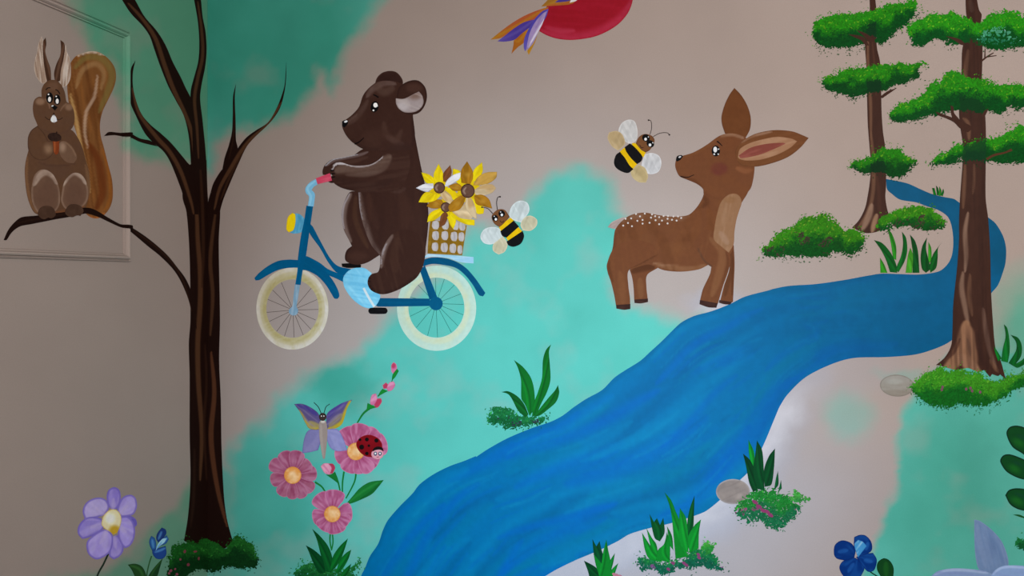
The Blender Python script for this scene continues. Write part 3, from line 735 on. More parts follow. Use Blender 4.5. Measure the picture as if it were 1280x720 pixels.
for k in range(150):   # brush marks
    v = r_.random()
    flow_stroke(r_.random() * 0.9, 0.02 + 0.07 * r_.random(), v, np.clip(v + 0.06 * (r_.random() - 0.5), 0, 1), 1.8 + 3.0 * r_.random(), [STRONG, (12, 142, 194), TEALW, DEEPW][k % 4], 0.35)
flow += [('g', (800, 560), (1190, 360), (0, 94, 148), 0.65), ('g', (1180, 330), (1200, 290), (0, 88, 132), 0.7)]
T = Thing('river', 'broad blue river winding diagonally across the wall below the deer', 'river', (560, 719), 1, ref=(760, 520))
T.part('water', np.vstack([upper, stream, lower]), (0, 116, 178), 0, flow + [('s', upper[3:31], 9, (0, 104, 156), 0.55), ('s', upper[29:47], 9, (0, 96, 146), 0.55), ('s', lower[10:24], 5, (4, 116, 168), 0.5), ('n', 22, (4, 120, 190), 0.25, 6)], res=2.6, mat=M_WATER, sharp=75)

# ================================================================== two pines on the right
TR, TR_L, TR_LL = (62, 36, 27), (112, 78, 58), (150, 118, 98)
GREEN = ((32, 120, 12), (0, 64, 18), (84, 142, 22))
lt = np.vstack([e1('506,-60 508,0 508,60 490,160 485,230 492,340 495,480 498,600'), e2('500,0 508,100 515,180 510,260 500,330 485,400 455,460 420,498 460,516 500,526 560,512 622,452 600,420 587,350 590,290 590,200 585,90'), e1('575,660 568,560 565,420 560,310 545,240 540,150 542,50 537,0 535,-60')])
bt = np.vstack([e1('990,-60 988,0 990,60 995,110 980,200 970,260 968,340 962,440 955,560 962,640'), e2('965,20 975,90 973,170 965,280 960,350 955,470 955,560 945,700'), e3('930,120 925,180 922,300 915,370 885,425 840,465 860,468 900,480 950,490 1000,480 1050,500 1080,490 1110,525 1120,510 1150,520 1160,512 1188,535 1165,450 1137,380 1125,260 1115,100 1113,0'), e2('1110,600 1100,450 1088,350 1088,200 1090,80'), e1('1085,570 1065,440 1068,400 1072,230 1060,150 1068,75 1055,50 1045,0 1040,-60')])
T = Thing('pine_tree', 'slender pine with four tiers of green foliage beside the deer', 'tree', (1088, 287), 4, ref=(1085, 140), group='pine trees')
T.part('trunk', lt, TR, 0, [('s', e1('500,180 500,330 512,500 515,700'), 3.0, TR_L, 0.85), ('s', e2('515,20 525,150 528,260 522,340 500,420 450,500'), 3.6, TR_L, 0.8), ('s', e2('545,240 555,350 560,420 590,470'), 3.5, (74, 44, 33), 0.7), ('s', e2('520,380 500,450 470,510'), 6, TR_LL, 0.8), ('s', e2('545,430 530,480 520,520'), 5, (160, 124, 96), 0.8), ('s', e1('520,190 530,300 540,480'), 1.6, (86, 54, 40), 0.6)], mat=M_BRUSH, res=1.3)
T.part('branch', e1('400,172 430,174 470,182 488,196 505,228 485,224 465,202 430,186'), TR, 5.5)
T.part('branch', e1('440,150 480,163 512,183 530,205 505,210 475,178'), TR, 5.5)
T.part('branch', e1('562,482 600,455 645,440 610,465 570,492'), TR, 5.5)
shd = [(lt, (6, 44, 22), 0.75, 0.42)]
T.dabs('foliage', e1('222,150 240,112 290,95 330,72 420,65 480,60 540,45 620,20 720,8 745,28 735,60 760,62 720,95 690,130 640,160 600,195 560,215 470,228 400,248 340,238 290,243 250,213 232,200'), GREEN, 2, 1.15, (1.75, 0.85), 7, -20, seed=21, tint=shd, cut=[(lt, 43)])
T.dabs('foliage', e1('278,420 284,392 330,367 400,338 460,340 500,345 580,325 640,318 700,330 770,312 795,325 750,350 765,380 700,408 620,438 560,460 480,473 400,485 330,462 292,442'), GREEN, 2, 1.15, (1.75, 0.85), 6, -18, seed=22, tint=shd)
T.dabs('foliage', e2('408,195 430,168 480,148 520,132 560,106 620,97 680,117 715,147 740,165 728,190 700,213 660,248 600,248 540,232 470,223 422,212'), GREEN, 2, 1.15, (1.75, 0.85), 5, -20, seed=23, tint=shd)
T.dabs('top_foliage', e1('490,5 530,-20 560,-60 500,-80 470,-40'), GREEN, 2, 0.3, (2.2, 1.2), 5, -20, seed=24)
T = Thing('pine_tree', 'thick trunked pine with green tiers at the right edge of the river', 'tree', (1215, 468), 9, ref=(1210, 210), group='pine trees')
T.part('trunk', bt, TR, 0, [('s', e1('1000,250 990,330 985,420'), 4, TR_L, 0.8), ('s', e1('975,590 1000,620 1005,700'), 4, TR_L, 0.75), ('s', e2('985,180 980,300 975,400'), 3.6, TR_L, 0.7), ('s', e2('1030,180 1030,260 1025,330'), 2.6, TR_L, 0.6), ('s', e2('1000,420 985,520 990,640 985,720'), 4.2, TR_LL, 0.75), ('s', e3('975,0 968,80 985,180 1000,260'), 5, TR_LL, 0.65), ('s', e3('1010,10 1005,120 1020,220'), 4, TR_L, 0.6),
    ('s', e3('992,250 975,370 930,450 880,500'), 12, (146, 104, 76), 0.95, 0.5), ('s', e3('1000,280 1005,400 1020,500'), 13, (142, 100, 74), 0.95, 0.5), ('s', e3('960,420 1000,460 1050,500'), 10, (150, 108, 82), 0.9, 0.5), ('s', e3('995,330 1005,370 1012,420'), 3, (110, 78, 62), 0.7), ('s', e3('960,330 930,400 880,445'), 3, (80, 48, 36), 0.8), ('s', e3('1075,180 1090,300 1110,400 1140,480'), 4.5, (120, 90, 76), 0.7), ('s', e3('1040,300 1060,400 1100,500'), 5, (58, 33, 26), 0.9), ('s', e3('1110,440 1150,500'), 4, (120, 84, 62), 0.7), ('s', e1('1010,0 1020,60'), 5, (84, 62, 52), 0.6), ('d', 88, 2.2, 60, (46, 26, 21), 0.35, 5)], mat=M_BRUSH, res=1.5)
T.part('branch', e1('888,182 930,188 968,203 985,228 960,222 930,202'), TR, 5.5)
T.line('twig', e1('1066,306 1098,282 1128,264'), 2.4, TR, 1, 1.2); T.line('twig', e1('1098,284 1142,278'), 1.6, TR, 1.1, 0.9); T.line('twig', e1('1084,292 1085,243'), 1.6, TR, 1.2, 1.0)
T.part('branch', e1('838,558 870,570 920,588 950,603 1000,622 1024,640 1000,662 960,642 930,612 890,592 850,576'), TR, 5.5)
T.part('branch', e1('912,528 926,535 930,565 952,592 966,618 932,607 916,572'), TR, 5.5)
T.part('branch', e1('1062,580 1085,552 1102,543 1092,566 1080,588'), TR, 5.5)
tb = [(bt, (8, 50, 22), 0.75, 0.5)]
T.dabs('foliage', e1('708,180 695,142 720,112 780,88 860,72 920,70 980,82 1005,102 1060,110 1085,88 1130,58 1200,52 1250,72 1300,110 1300,240 1230,243 1170,262 1100,243 1060,220 1010,205 960,222 900,235 880,200 840,195 800,218 770,240 732,232'), GREEN, 2, 1.15, (1.75, 0.85), 6, -22, seed=31, tint=[(bt, (10, 60, 22), 0.5, 0.55)])
T.dabs('frosted_foliage', e1('1040,190 1080,150 1150,130 1210,150 1250,190 1220,230 1150,235 1080,220'), ((64, 132, 96), (30, 100, 66), (150, 190, 180)), 4.5, 0.14, (1.2, 0.7), 8, -30, seed=36, label='pale blue green highlight dabs')
T.dabs('foliage', e1('600,575 622,537 670,507 730,492 770,462 820,432 860,392 920,354 980,372 1060,405 1120,410 1180,425 1240,420 1300,440 1300,530 1220,543 1150,566 1100,548 1070,562 960,553 880,568 830,578 760,592 700,606 642,606'), GREEN, 2, 1.15, (1.75, 0.85), 6, -22, seed=32, tint=tb)
T.dabs('foliage', e2('805,183 845,152 900,124 925,88 970,84 1030,76 1090,42 1150,40 1200,12 1300,-20 1300,168 1200,173 1120,168 1070,172 970,163 900,178 845,188'), GREEN, 2, 1.15, (1.75, 0.85), 7, -20, seed=33, tint=[(bt, (8, 48, 26), 0.75, 0.0)])
T.part('branch', e2('1088,152 1130,130 1180,120 1215,103 1222,114 1180,129 1130,142 1095,162'), (78, 44, 26), 5.5)
SG = ((48, 126, 14), (4, 76, 20), (98, 148, 34), (58, 52, 40))
T = Thing('shrub', 'wide green sponged shrub between the deer and the slender pine', 'shrub', (1015, 325), 8, ref=(1010, 300), group='sponged shrubs')
T.dabs('foliage', e2('-20,640 -35,605 20,562 60,522 120,502 140,472 200,442 270,430 310,442 340,472 365,500 400,497 450,512 480,542 485,570 465,600 440,628 400,635 320,628 270,650 190,645 100,645 40,655'), SG, 0, 1.0, (1.8, 0.9), 7, -35, seed=41)
T = Thing('shrub', 'low green sponged shrub right of the slender pine trunk', 'shrub', (1145, 289), 8, ref=(1145, 270), group='sponged shrubs')
T.dabs('foliage', e2('545,470 570,445 610,435 645,412 690,392 760,390 820,405 860,432 878,470 882,498 830,508 760,512 690,498 640,490 590,500 545,515 535,490'), SG, 0, 1.0, (1.8, 0.9), 5, -30, seed=42)
T = Thing('shrub', 'green sponged grass mound with pink flecks under the thick pine', 'shrub', (1215, 508), 12, ref=(1210, 485), group='sponged shrubs')
T.dabs('foliage', e3('725,565 765,525 820,495 870,472 905,492 980,492 1060,508 1120,542 1190,532 1300,480 1300,565 1220,592 1160,640 1100,668 1040,678 960,658 880,678 800,658 752,630 726,602'), ((54, 134, 26), (12, 92, 24), (86, 156, 40)), 0, 1.0, (1.9, 0.8), 8, -50, seed=43)
for x, y in e3('868,588 872,575 1020,594 990,585 1060,600 1012,580'):
    T.oval('blossom', x, y, 1.6, 2.0, (116, 76, 92), 4)

# ================================================================== grass tufts
G1, G2, G3 = (30, 128, 36), (10, 82, 30), (82, 168, 44)
def tuft(name, label, base, ref, blades, z, layer=4, shrub=None, shrub_cols=None, seed=1, blossoms=(), density=0.45, bc=(128, 62, 110)):
    t = Thing(name, label, 'grass', base, layer, ref=ref, group='grass tufts')
    if shrub is not None:
        t.dabs('foliage', z(shrub), shrub_cols or ((20, 112, 48), (14, 84, 54), (62, 150, 60)), 0, density * 1.9, (2.0, 1.0), 6, -45, seed=seed, solid=False)
    for i, (p, c) in enumerate(blades):
        q = z(p)
        tip = q[0]; far = q[np.argmax(np.hypot(*(q - tip).T))]
        hi = (c[0] * 1.1 + 4, min(255, c[1] * 1.2 + 8), c[2] * 1.1 + 4); lo = tuple(v * 0.62 for v in c)
        mid = q[1:].mean(0)
        t.part('blade', q, c, 2.5 + 0.4 * i, [('s', [tip, mid - (1.2, 0), far - (1.5, 0)], 2.2, hi, 0.55, 0.8), ('s', [tip + (0.8, 0.5), mid + (2, 0), far + (2, 0)], 1.6, lo, 0.5, 0.8), ('r', 0.7, lo, 0.3), ('g', far * 0.5 + tip * 0.5, tip, lo, 0.3)])
    for x, y, rx, ry in blossoms:
        t.oval('blossom', x, y, rx, ry, bc, 9, 30)
    return t
tuft('grass_tuft', 'tall bright grass tuft on the far river bank, left of its pair', (1124, 342), (1120, 320), [('560,648 580,680 597,724 562,724', (46, 141, 28)), ('597,500 620,530 640,590 641,660 626,650 615,580', (38, 131, 28)), ('530,560 570,575 612,622 640,680 646,724 610,720 590,660 565,610', (5, 90, 28)), ('700,636 712,598 726,640 720,724 688,724', (67, 154, 38)), ('670,518 690,550 696,612 682,668 652,722 640,704 665,640 675,580', (7, 97, 30)), ('710,533 735,565 750,620 757,724 722,724 725,640 718,580', (4, 78, 26))], e2)
tuft('grass_tuft', 'shorter dark grass tuft on the far river bank, right of its pair', (1163, 341), (1160, 320), [('802,570 816,600 816,660 800,684', (56, 146, 34)), ('795,547 790,600 800,650 812,702 790,724 770,704 763,650 772,590', (4, 75, 26)), ('868,573 850,602 848,652 840,700 812,724 808,692 825,632', (6, 84, 26))], e2)
tuft('grass_tuft', 'tiny grass tuft on the bank of the narrow stream between the pines', (1171, 245), (1172, 240), [('820,300 832,300 842,336 828,336', (11, 97, 24)), ('840,288 850,300 856,336 844,336', (5, 73, 20)), ('857,292 867,315 863,340 852,338', (32, 114, 26)), ('876,303 880,320 873,342 863,336', (9, 86, 24))], e2)
tuft('grass_tuft', 'curved grass tuft at the right edge beside the thick pine', (1262, 462), (1262, 440), [('1128,370 1145,395 1168,432 1150,446 1135,404', (6, 105, 32)), ('1180,262 1195,280 1206,340 1207,400 1198,452 1166,444 1175,380 1188,320', (7, 99, 34)), ('1214,314 1250,330 1268,370 1263,422 1228,470 1203,455 1240,392 1240,350', (4, 80, 28)), ('1310,395 1306,440 1250,478 1222,466 1270,440', (6, 86, 28))], e3, 16)
tuft('grass_tuft', 'arching grass tuft with a dark mound on the upper left river bank', (665, 528), (660, 480), [('268,360 300,356 345,380 380,420 402,472 387,487 350,452 320,395 300,370', (6, 90, 32)), ('330,200 375,235 415,290 432,360 432,440 408,480 386,424 367,392 365,300 350,240', (9, 114, 38)), ('515,122 505,160 510,230 512,300 495,360 465,420 442,472 420,484 428,420 450,360 470,290 475,200 490,150', (7, 110, 34)), ('550,325 556,365 540,410 500,447 460,477 430,484 460,442 500,392 535,352', (8, 105, 34))], t3, 4, '195,500 212,445 252,428 310,442 350,462 400,488 450,484 498,482 505,502 440,522 370,533 330,545 290,555 252,528 205,520', ((20, 112, 60), (12, 96, 52), (48, 150, 72), (40, 56, 66)), 51)
tuft('grass_tuft', 'dark leafy tuft with a sponged mound under the pink flowers', (412, 719), (410, 700), [('362,485 400,520 440,570 462,632 458,704 420,694 405,620 385,540', (6, 77, 32)), ('330,567 370,590 412,632 428,704 395,704 365,650 345,600', (4, 62, 28)), ('557,658 542,702 520,728 498,728 520,690', (7, 86, 32)), ('557,588 540,640 507,692 478,706 500,640 530,605', (8, 99, 36)), ('540,532 522,590 502,642 472,684 448,700 465,622 500,570', (7, 92, 34))], b7, 3, '275,702 305,672 350,655 400,690 460,692 520,700 560,672 595,645 605,662 580,700 575,740 290,740', ((22, 96, 44), (14, 78, 38), (40, 124, 60)), 52)
tuft('grass_tuft', 'small spiky grass tuft at the bottom edge of the river bank', (752, 719), (755, 690), [('82,535 102,572 118,545 126,582 136,622 127,672 100,652 88,602', (3, 69, 38)), ('40,643 90,670 122,700 130,728 68,728 58,690', (2, 67, 32)), ('152,537 161,590 172,640 184,728 118,728 98,660 88,608 128,656 136,600', (9, 127, 41)), ('195,605 187,650 176,692 164,672 172,640', (8, 114, 39)), ('212,655 192,712 176,730 178,690', (9, 124, 41))], f7, 5, blossoms=[(x, y, 3, 1.8) for x, y in f7('192,712 205,716 222,722')], bc=(176, 112, 134))
tuft('grass_tuft', 'bright spiky grass tuft with a purple flecked mound beside the river', (848, 714), (845, 680), [('368,410 390,450 405,430 420,465 437,428 443,502 420,547 395,532 380,480', (3, 77, 32)), ('593,317 590,400 585,482 560,525 557,450 570,380', (3, 80, 34)), ('352,480 380,530 402,562 412,622 378,584', (10, 133, 41)), ('330,503 360,550 388,592 432,652 368,634 345,590', (11, 137, 43)), ('455,470 480,520 487,592 468,562', (9, 120, 39)), ('455,500 440,560 410,590 400,640 470,650 470,560', (10, 133, 41)), ('443,302 475,340 500,400 520,450 542,562 562,622 498,634 488,520 478,420 465,360', (10, 129, 39)), ('520,380 550,430 561,520 562,602 520,564 515,450', (12, 139, 43)), ('625,437 615,500 613,582 568,604 558,532 590,470', (11, 137, 43))], f7, 5, '308,632 350,622 420,648 470,650 520,640 580,592 640,582 680,602 700,640 735,676 750,695 690,688 600,678 520,688 440,702 380,688 322,696 303,660', ((20, 112, 62), (14, 92, 70), (46, 150, 62), (118, 72, 128)), 54, blossoms=[(x, y, 2.6, 1.8) for x, y in f7('540,655 552,665 612,612 485,655 462,685 616,628')])
tuft('grass_tuft', 'dark upright grass tuft beside the grey stone on the river bank', (962, 655), (960, 610), [('862,38 890,100 892,160 880,182 865,110', (12, 139, 45)), ('835,108 870,140 892,190 907,292 885,298 865,250 850,170', (2, 63, 30)), ('905,42 930,90 938,170 942,292 905,284 885,200 895,120', (3, 71, 34)), ('995,82 990,180 977,262 943,274 940,190 965,120', (2, 67, 32)), ('1010,195 1012,262 990,292 1000,230', (4, 82, 41)), ('1025,240 1029,282 1010,302', (5, 86, 43))], f7, 5, '800,390 815,352 860,322 900,294 980,284 1030,312 1070,350 1108,372 1115,418 1060,446 1000,482 930,456 860,450 805,428', ((26, 122, 46), (22, 104, 66), (60, 158, 58), (126, 66, 104)), 55, density=0.36, blossoms=[(x, y, 4, 2.2) for x, y in f7('895,350 915,372 935,392 955,398 972,415')], bc=(136, 58, 104))
t = Thing('leaf_clump', 'loose bright green leaf dabs right of the dark river bank tuft', 'leaves', (1003, 630), 8, ref=(1000, 620), group='loose leaf dabs')
t.dabs('foliage', f7('1070,312 1100,292 1160,330 1165,362 1120,342 1080,342'), ((62, 150, 62), (44, 132, 60), (90, 170, 80)), 0, 0.4, (2.0, 1.1), 4, 40, seed=57)
t = Thing('leaf_clump', 'loose bright green leaf dabs above the purple flecked river bank mound', 'leaves', (886, 690), 8, ref=(880, 685), group='loose leaf dabs')
t.dabs('foliage', f7('625,572 652,535 698,562 690,606 650,600'), ((58, 158, 58), (36, 130, 52), (84, 172, 76)), 0, 0.4, (2.0, 1.1), 4, 60, seed=58)

# ================================================================== stones
T = Thing('stone', 'pale grey oval stone beside the grass mound of the thick pine', 'stone', (1121, 497), 2, ref=(1121, 482), group='river bank stones')
T.oval('body', *e3('645,568')[0], 21.3, 13.7, (156, 154, 148), 0, 3, strokes=[('g', (1121, 470), (1121, 496), (136, 126, 114), 0.7), ('r', 1.6, (124, 118, 110), 0.7), ('d', 5, 2.0, 20, (176, 176, 172), 0.25, 3), ('e', 1118, 477, 14, 5, (168, 170, 164), 0.6)])
T = Thing('stone', 'grey brown oval stone at the river edge beside the dark grass', 'stone', (915, 629), 4, ref=(916, 614), group='river bank stones')
T.oval('body', *f7('785,298')[0], 21.2, 15.7, (140, 132, 130), 0, 0, strokes=[('r', 2.0, (176, 176, 184), 0.6), ('n', 9, (160, 150, 144), 0.6, 6), ('d', -25, 2.0, 16, (118, 110, 108), 0.35, 2), ('e', 924, 620, 8, 5, (172, 162, 158), 0.5, 0.8, -30)])
# ================================================================== bicycle
BL, BLL, SKY = (0, 76, 116), (0, 90, 132), (112, 186, 220)
T = Thing('bicycle', 'blue bicycle with cream tyres ridden by the brown bear', 'bicycle', (455, 437), 1, ref=(440, 360))
def wheel(c, ro, ci, ri, hub, ends, cols, seed):
    w_ = T.ring('wheel', b5([c])[0], np.array(ro) / 4, b5([ci])[0], np.array(ri) / 4, cols[0], 1, [('b', *b5([c])[0], ro[0] / 4, ro[1] / 4, 0.68, 0.86, cols[1], 0.95), ('b', *b5([c])[0], ro[0] / 4, ro[1] / 4, 0.88, 1.06, cols[4], 0.9), ('d', 70, 2.4, 16, cols[1], 0.25, seed), ('d', -20, 2.0, 20, cols[2], 0.35, seed + 2), ('n', 12, cols[1], 0.25, seed)], label='cream painted bicycle tyre')
    for e in b5(ends):
        h = b5([hub])[0]
        T.line('spoke', [h, e], 0.55, cols[3], 0.4, parent=w_)
    return w_
wheel((262, 383), (180, 205), (263, 383), (131, 146), (265, 390), '205,248 163,290 135,335 132,402 147,447 183,497 222,522 270,527 318,520 355,487 378,440 392,387 385,338 357,280', ((174, 168, 142), (156, 148, 100), (184, 180, 168), (70, 58, 56), (196, 194, 194)), 4)
wheel((983, 381), (198, 213), (982, 378), (140, 150), (980, 358), '888,262 850,325 850,422 882,478 938,518 988,527 1057,502 1090,470 1118,415 1118,362 1110,307 1072,265 1022,235 978,230', ((172, 206, 198), (196, 208, 176), (186, 214, 206), (40, 108, 98), (176, 212, 206)), 7)
fr = T.part('fork_stem', b4('332,228 366,230 350,340 330,480 315,545 303,625 277,622 288,545 290,490 305,380 320,310'), BL, 4, [('d', 98, 2, 30, BLL, 0.4, 2)], sharp=50)
T.part('fork_leg', b5('275,262 300,266 290,330 283,372 291,392 284,412 264,417 247,406 246,388 262,370 268,320'), (108, 142, 166), 3, [('d', 95, 1.4, 14, (148, 168, 184), 0.6, 3)])
T.part('frame_tube', b4('350,318 365,335 410,420 450,490 490,530 555,545 540,572 520,577 480,560 440,510 400,440 348,365'), BL, 2.6, [('d', 55, 2, 25, BLL, 0.4, 5)])
T.part('frame_tube', b4('320,478 345,485 400,515 440,545 525,580 520,612 480,592 430,572 370,548 315,545'), BL, 2.8, [('d', 28, 2, 25, BLL, 0.4, 6)])
T.part('fender', b4('312,515 380,538 430,563 465,603 490,650 497,680 488,694 472,692 455,665 430,625 390,582 340,554 310,550'), BL, 3.2, [('d', 40, 2, 25, BLL, 0.4, 7)])
T.part('fender', b4('292,500 240,498 190,505 140,530 95,565 72,590 78,602 98,600 140,575 190,550 240,540 292,538'), BL, 3.2, [('d', -20, 2, 25, BLL, 0.4, 8)])
T.part('fender', b5('916,138 960,127 1020,130 1080,148 1130,180 1175,230 1210,280 1227,305 1215,322 1195,315 1165,265 1125,215 1080,180 1020,165 960,160 916,172'), BL, 3, [('d', 30, 2, 25, BLL, 0.4, 9)])
T.part('chainstay', b5('690,330 950,333 950,370 690,373 676,362'), BL, 2, [('d', 1, 2, 30, BLL, 0.4, 10)], sharp=40)
T.part('seat_stay', b5('898,188 925,168 988,330 948,338'), BL, 2.2, [('d', 68, 2, 25, BLL, 0.4, 11)], sharp=40)
T.oval('hub', *b5('980,358')[0], 8.4, 8.4, (0, 84, 124), 3.4, strokes=[('d', 20, 2, 10, BLL, 0.4, 3)])
T.part('handlebar', b4('382,94 350,112 328,140 330,165 345,182 340,230 368,233 375,180 372,165 358,150 368,135 390,121'), (108, 168, 200), 4.4, [('s', b4('378,104 345,130 338,150 355,180 350,225'), 2.2, (138, 192, 218), 0.7)])
T.part('grip', b4('380,92 450,66 461,103 388,121'), (186, 62, 88), 14, [('d', -20, 1.6, 9, (200, 92, 112), 0.5, 4)], sharp=40)
hl = T.part('headlight', b4('262,265 300,272 325,300 322,335 305,362 268,368 250,362 268,340 276,300'), (70, 142, 176), 3, [('d', 100, 2, 12, (110, 172, 198), 0.6, 3), ('s', b4('290,280 310,310 300,350'), 3, (60, 128, 164), 0.6)])
T.part('lens', b4('232,330 240,285 262,264 277,270 278,310 268,350 245,362 233,350'), (214, 186, 10), 3.6, [('r', 1.0, (176, 150, 20), 0.7), ('d', 80, 2, 14, (228, 206, 50), 0.4, 6)], parent=hl)
gd = T.part('chain_guard', b5('518,225 540,196 575,180 620,180 658,205 650,240 650,270 670,295 702,315 700,332 680,367 650,381 610,371 560,332 525,282 516,250'), (112, 188, 222), 3.8, [('d', 50, 2.6, 20, (150, 212, 236), 0.55, 4), ('d', 10, 2.4, 22, (84, 166, 208), 0.5, 7), ('r', 1.2, (92, 176, 214), 0.6), ('n', 9, (140, 206, 232), 0.4, 3)])
T.line('crank', b5('618,280 645,330 672,374'), 2.8, (196, 214, 222), 4.6, parent=gd)
def rr(x0, y0, x1, y1, z, r=0.32):
    h = (y1 - y0) * r
    return z([(x0 + h, y0), (x1 - h, y0), (x1, y0 + h), (x1, y1 - h), (x1 - h, y1), (x0 + h, y1), (x0, y1 - h), (x0, y0 + h)])
T.part('pedal', rr(643, 379, 737, 409, b5), (12, 12, 14), 4.6, [('d', 0, 2, 8, (28, 30, 36), 0.5, 2)])
T.part('pedal', b5('508,158 560,156 606,164 604,178 540,180 511,174'), (14, 12, 12), 4.6, [('d', 4, 2, 8, (30, 28, 28), 0.5, 2)])
T.part('rack', b5('925,120 940,110 1168,125 1168,157 1120,153 1085,146 1040,130 960,124 925,130'), (146, 196, 224), 2.8, [('d', 3, 1.6, 18, (190, 216, 232), 0.6, 6)], sharp=40)

# ================================================================== bear
BR, BR_D, BR_L, BR_W = (54, 33, 27), (44, 26, 22), (94, 72, 62), (150, 142, 146)
T = Thing('bear', 'dark brown bear riding the blue bicycle with paws on the grip', 'bear', (470, 392), 7, ref=(470, 220))
T.part('far_ear', b3('595,140 605,110 630,85 665,75 700,80 725,105 735,132 725,165 620,165'), BR_D, 0, [('r', 2, (70, 46, 40), 0.5), ('n', 9, (54, 34, 30), 0.5, 3)])
T.part('leg', b4('555,158 530,190 512,240 508,290 520,350 545,400 560,430 535,450 525,480 530,505 560,520 600,523 640,511 680,487 705,470 665,430 640,350 620,250 615,160'), BR, 0.6, [('s', b4('556,168 526,225 516,295 530,360 556,410'), 6.0, (104, 86, 80), 0.9), ('s', b4('550,168 520,225 512,290 521,345'), 2.2, BR_W, 0.9), ('s', b4('580,180 575,280 600,360 640,440'), 5, (70, 46, 34), 0.7), ('e', *b4('590,480')[0], 16, 8, (66, 42, 34), 0.6), ('s', b4('555,440 530,470 532,500'), 2.5, BR_D, 0.7)])
torso = T.part('torso', np.vstack([[(440, 196), (455, 186), (500, 176), (515, 143), (517.5, 162), (521, 182), (526, 207), (530, 225), (533.5, 243), (535.5, 265), (535, 285), (532.5, 307), (528.5, 330), (515, 345), (495, 340), (478, 325), (474, 318)], b4('660,430 625,350 600,250 592,160')]), BR, 1.2, [
    ('s', b4('596,165 600,250 622,340 655,420 700,470'), 8.5, (96, 78, 72), 0.95, 0.7), ('s', b4('592,165 594,245 608,300'), 2.4, BR_W, 0.95), ('s', b4('640,170 660,260 690,340'), 7, (66, 42, 34), 0.6), ('s', b4('800,160 830,260 820,340'), 12, (64, 40, 32), 0.5),
    ('s', [(517, 165), (527, 210), (534, 260), (532, 305)], 4, BR_D, 0.7), ('d', 85, 3, 40, (60, 38, 31), 0.4, 8), ('d', 95, 4, 50, (48, 29, 25), 0.4, 3), ('s', b4('750,150 790,160 830,140'), 3, (80, 60, 54), 0.4)])
leg = T.part('leg', b4('775,358 740,395 716,440 703,480 700,530 690,560 660,570 643,590 639,620 655,650 690,668 730,670 790,650 850,615 890,580 918,520 928,440 905,380 845,350'), BR, 2.2, [('s', b4('765,375 728,430 712,485 706,540'), 5.0, (106, 88, 82), 0.9), ('s', b4('735,410 712,470 706,520'), 1.9, BR_W, 0.85), ('s', b4('790,390 770,470 780,560'), 8, (66, 43, 34), 0.6), ('s', b4('650,600 660,645 720,665 800,640 880,580'), 4, BR_D, 0.7), ('d', 75, 3, 30, (68, 45, 36), 0.45, 5)])
for p in ('643,588 656,594', '640,606 654,608', '644,632 656,630', '654,648 664,642', '668,658 676,650'):
    T.line('claw', b4(p), 1.1, (18, 10, 10), 2.9, 0.6, parent=leg)
T.part('far_arm', b3('548,473 500,493 430,508 380,518 345,545 333,575 335,594 372,594 385,570 405,545 450,545 520,552 580,540 640,510 660,480'), BR, 1.8, [('s', b3('352,550 388,524 440,510 520,494 560,480'), 3.4, (104, 88, 86), 0.75), ('s', b3('345,552 384,519 440,506 510,492'), 1.3, (170, 172, 182), 0.8), ('s', b3('400,535 480,528 560,505'), 4, (72, 50, 42), 0.6)])
T.part('far_paw', b3('352,620 380,600 400,610 398,634 372,634'), BR_D, 0.8, [('n', 4, BR, 0.6, 3)])
arm = T.part('arm', b3('730,440 660,474 620,515 580,540 540,548 480,548 430,533 402,532 380,550 375,575 382,600 384,622 395,640 430,660 490,675 560,682 640,682 700,670 750,620 770,520'), BR, 3, [
    ('s', b3('400,575 450,560 540,565 620,550 670,500'), 11.5, (96, 76, 67), 0.95, 0.6), ('s', b3('640,500 660,520 640,560 560,590 450,595'), 5, (86, 66, 58), 0.7), ('s', b3('384,566 400,541 440,537 500,549 560,546 610,522 636,500'), 2.3, (186, 180, 184), 0.95, 0.4), ('s', b3('400,610 480,640 600,650 680,620'), 8, (50, 31, 26), 0.8), ('s', b3('395,640 490,672 600,680'), 3, BR_D, 0.7), ('d', -8, 2.5, 30, (70, 48, 40), 0.4, 4)])
for p in ('374,574 392,572', '378,590 396,588', '382,606 398,604'):
    T.line('claw', b3(p), 2.0, (16, 10, 10), 9.4, 1.0, parent=arm)
head = T.part('head', b3('597,135 560,165 535,200 515,255 480,295 445,322 432,335 433,358 450,395 475,425 497,442 525,460 555,471 600,474 660,472 720,470 780,470 795,400 785,300 790,270 745,150 705,130 660,124 625,126'), BR, 4, [
    ('s', b3('700,140 640,136 585,165 555,205'), 6, (112, 94, 90), 0.6), ('s', b3('600,150 640,180 690,160'), 8, (84, 64, 56), 0.6), ('s', b3('455,345 500,310 545,250 560,220'), 5, (86, 66, 60), 0.55), ('s', b3('440,345 470,320 510,290'), 2, (100, 82, 76), 0.5), ('s', b3('640,330 650,390 700,420 730,370'), 6, (72, 50, 42), 0.6),
    ('s', b3('650,400 700,430 740,440'), 5, (76, 54, 48), 0.5), ('s', b3('480,420 540,462 620,468'), 4, BR_D, 0.7), ('e', *b3('600,400')[0], 22, 14, (60, 38, 31), 0.6), ('n', 16, (66, 44, 36), 0.45, 6), ('s', b3('780,300 790,380 785,460'), 4, BR_D, 0.7), ('e', *b3('730,470')[0], 24, 12, (48, 30, 26), 0.6)])
ear = T.part('ear', b3('703,215 712,165 740,137 780,122 815,125 845,155 855,200 845,245 820,280 785,293 745,288 715,265 702,238'), BR, 5, [('r', 2.6, BR_D, 0.7), ('e', *b3('790,160')[0], 14, 8, (74, 50, 42), 0.6)])
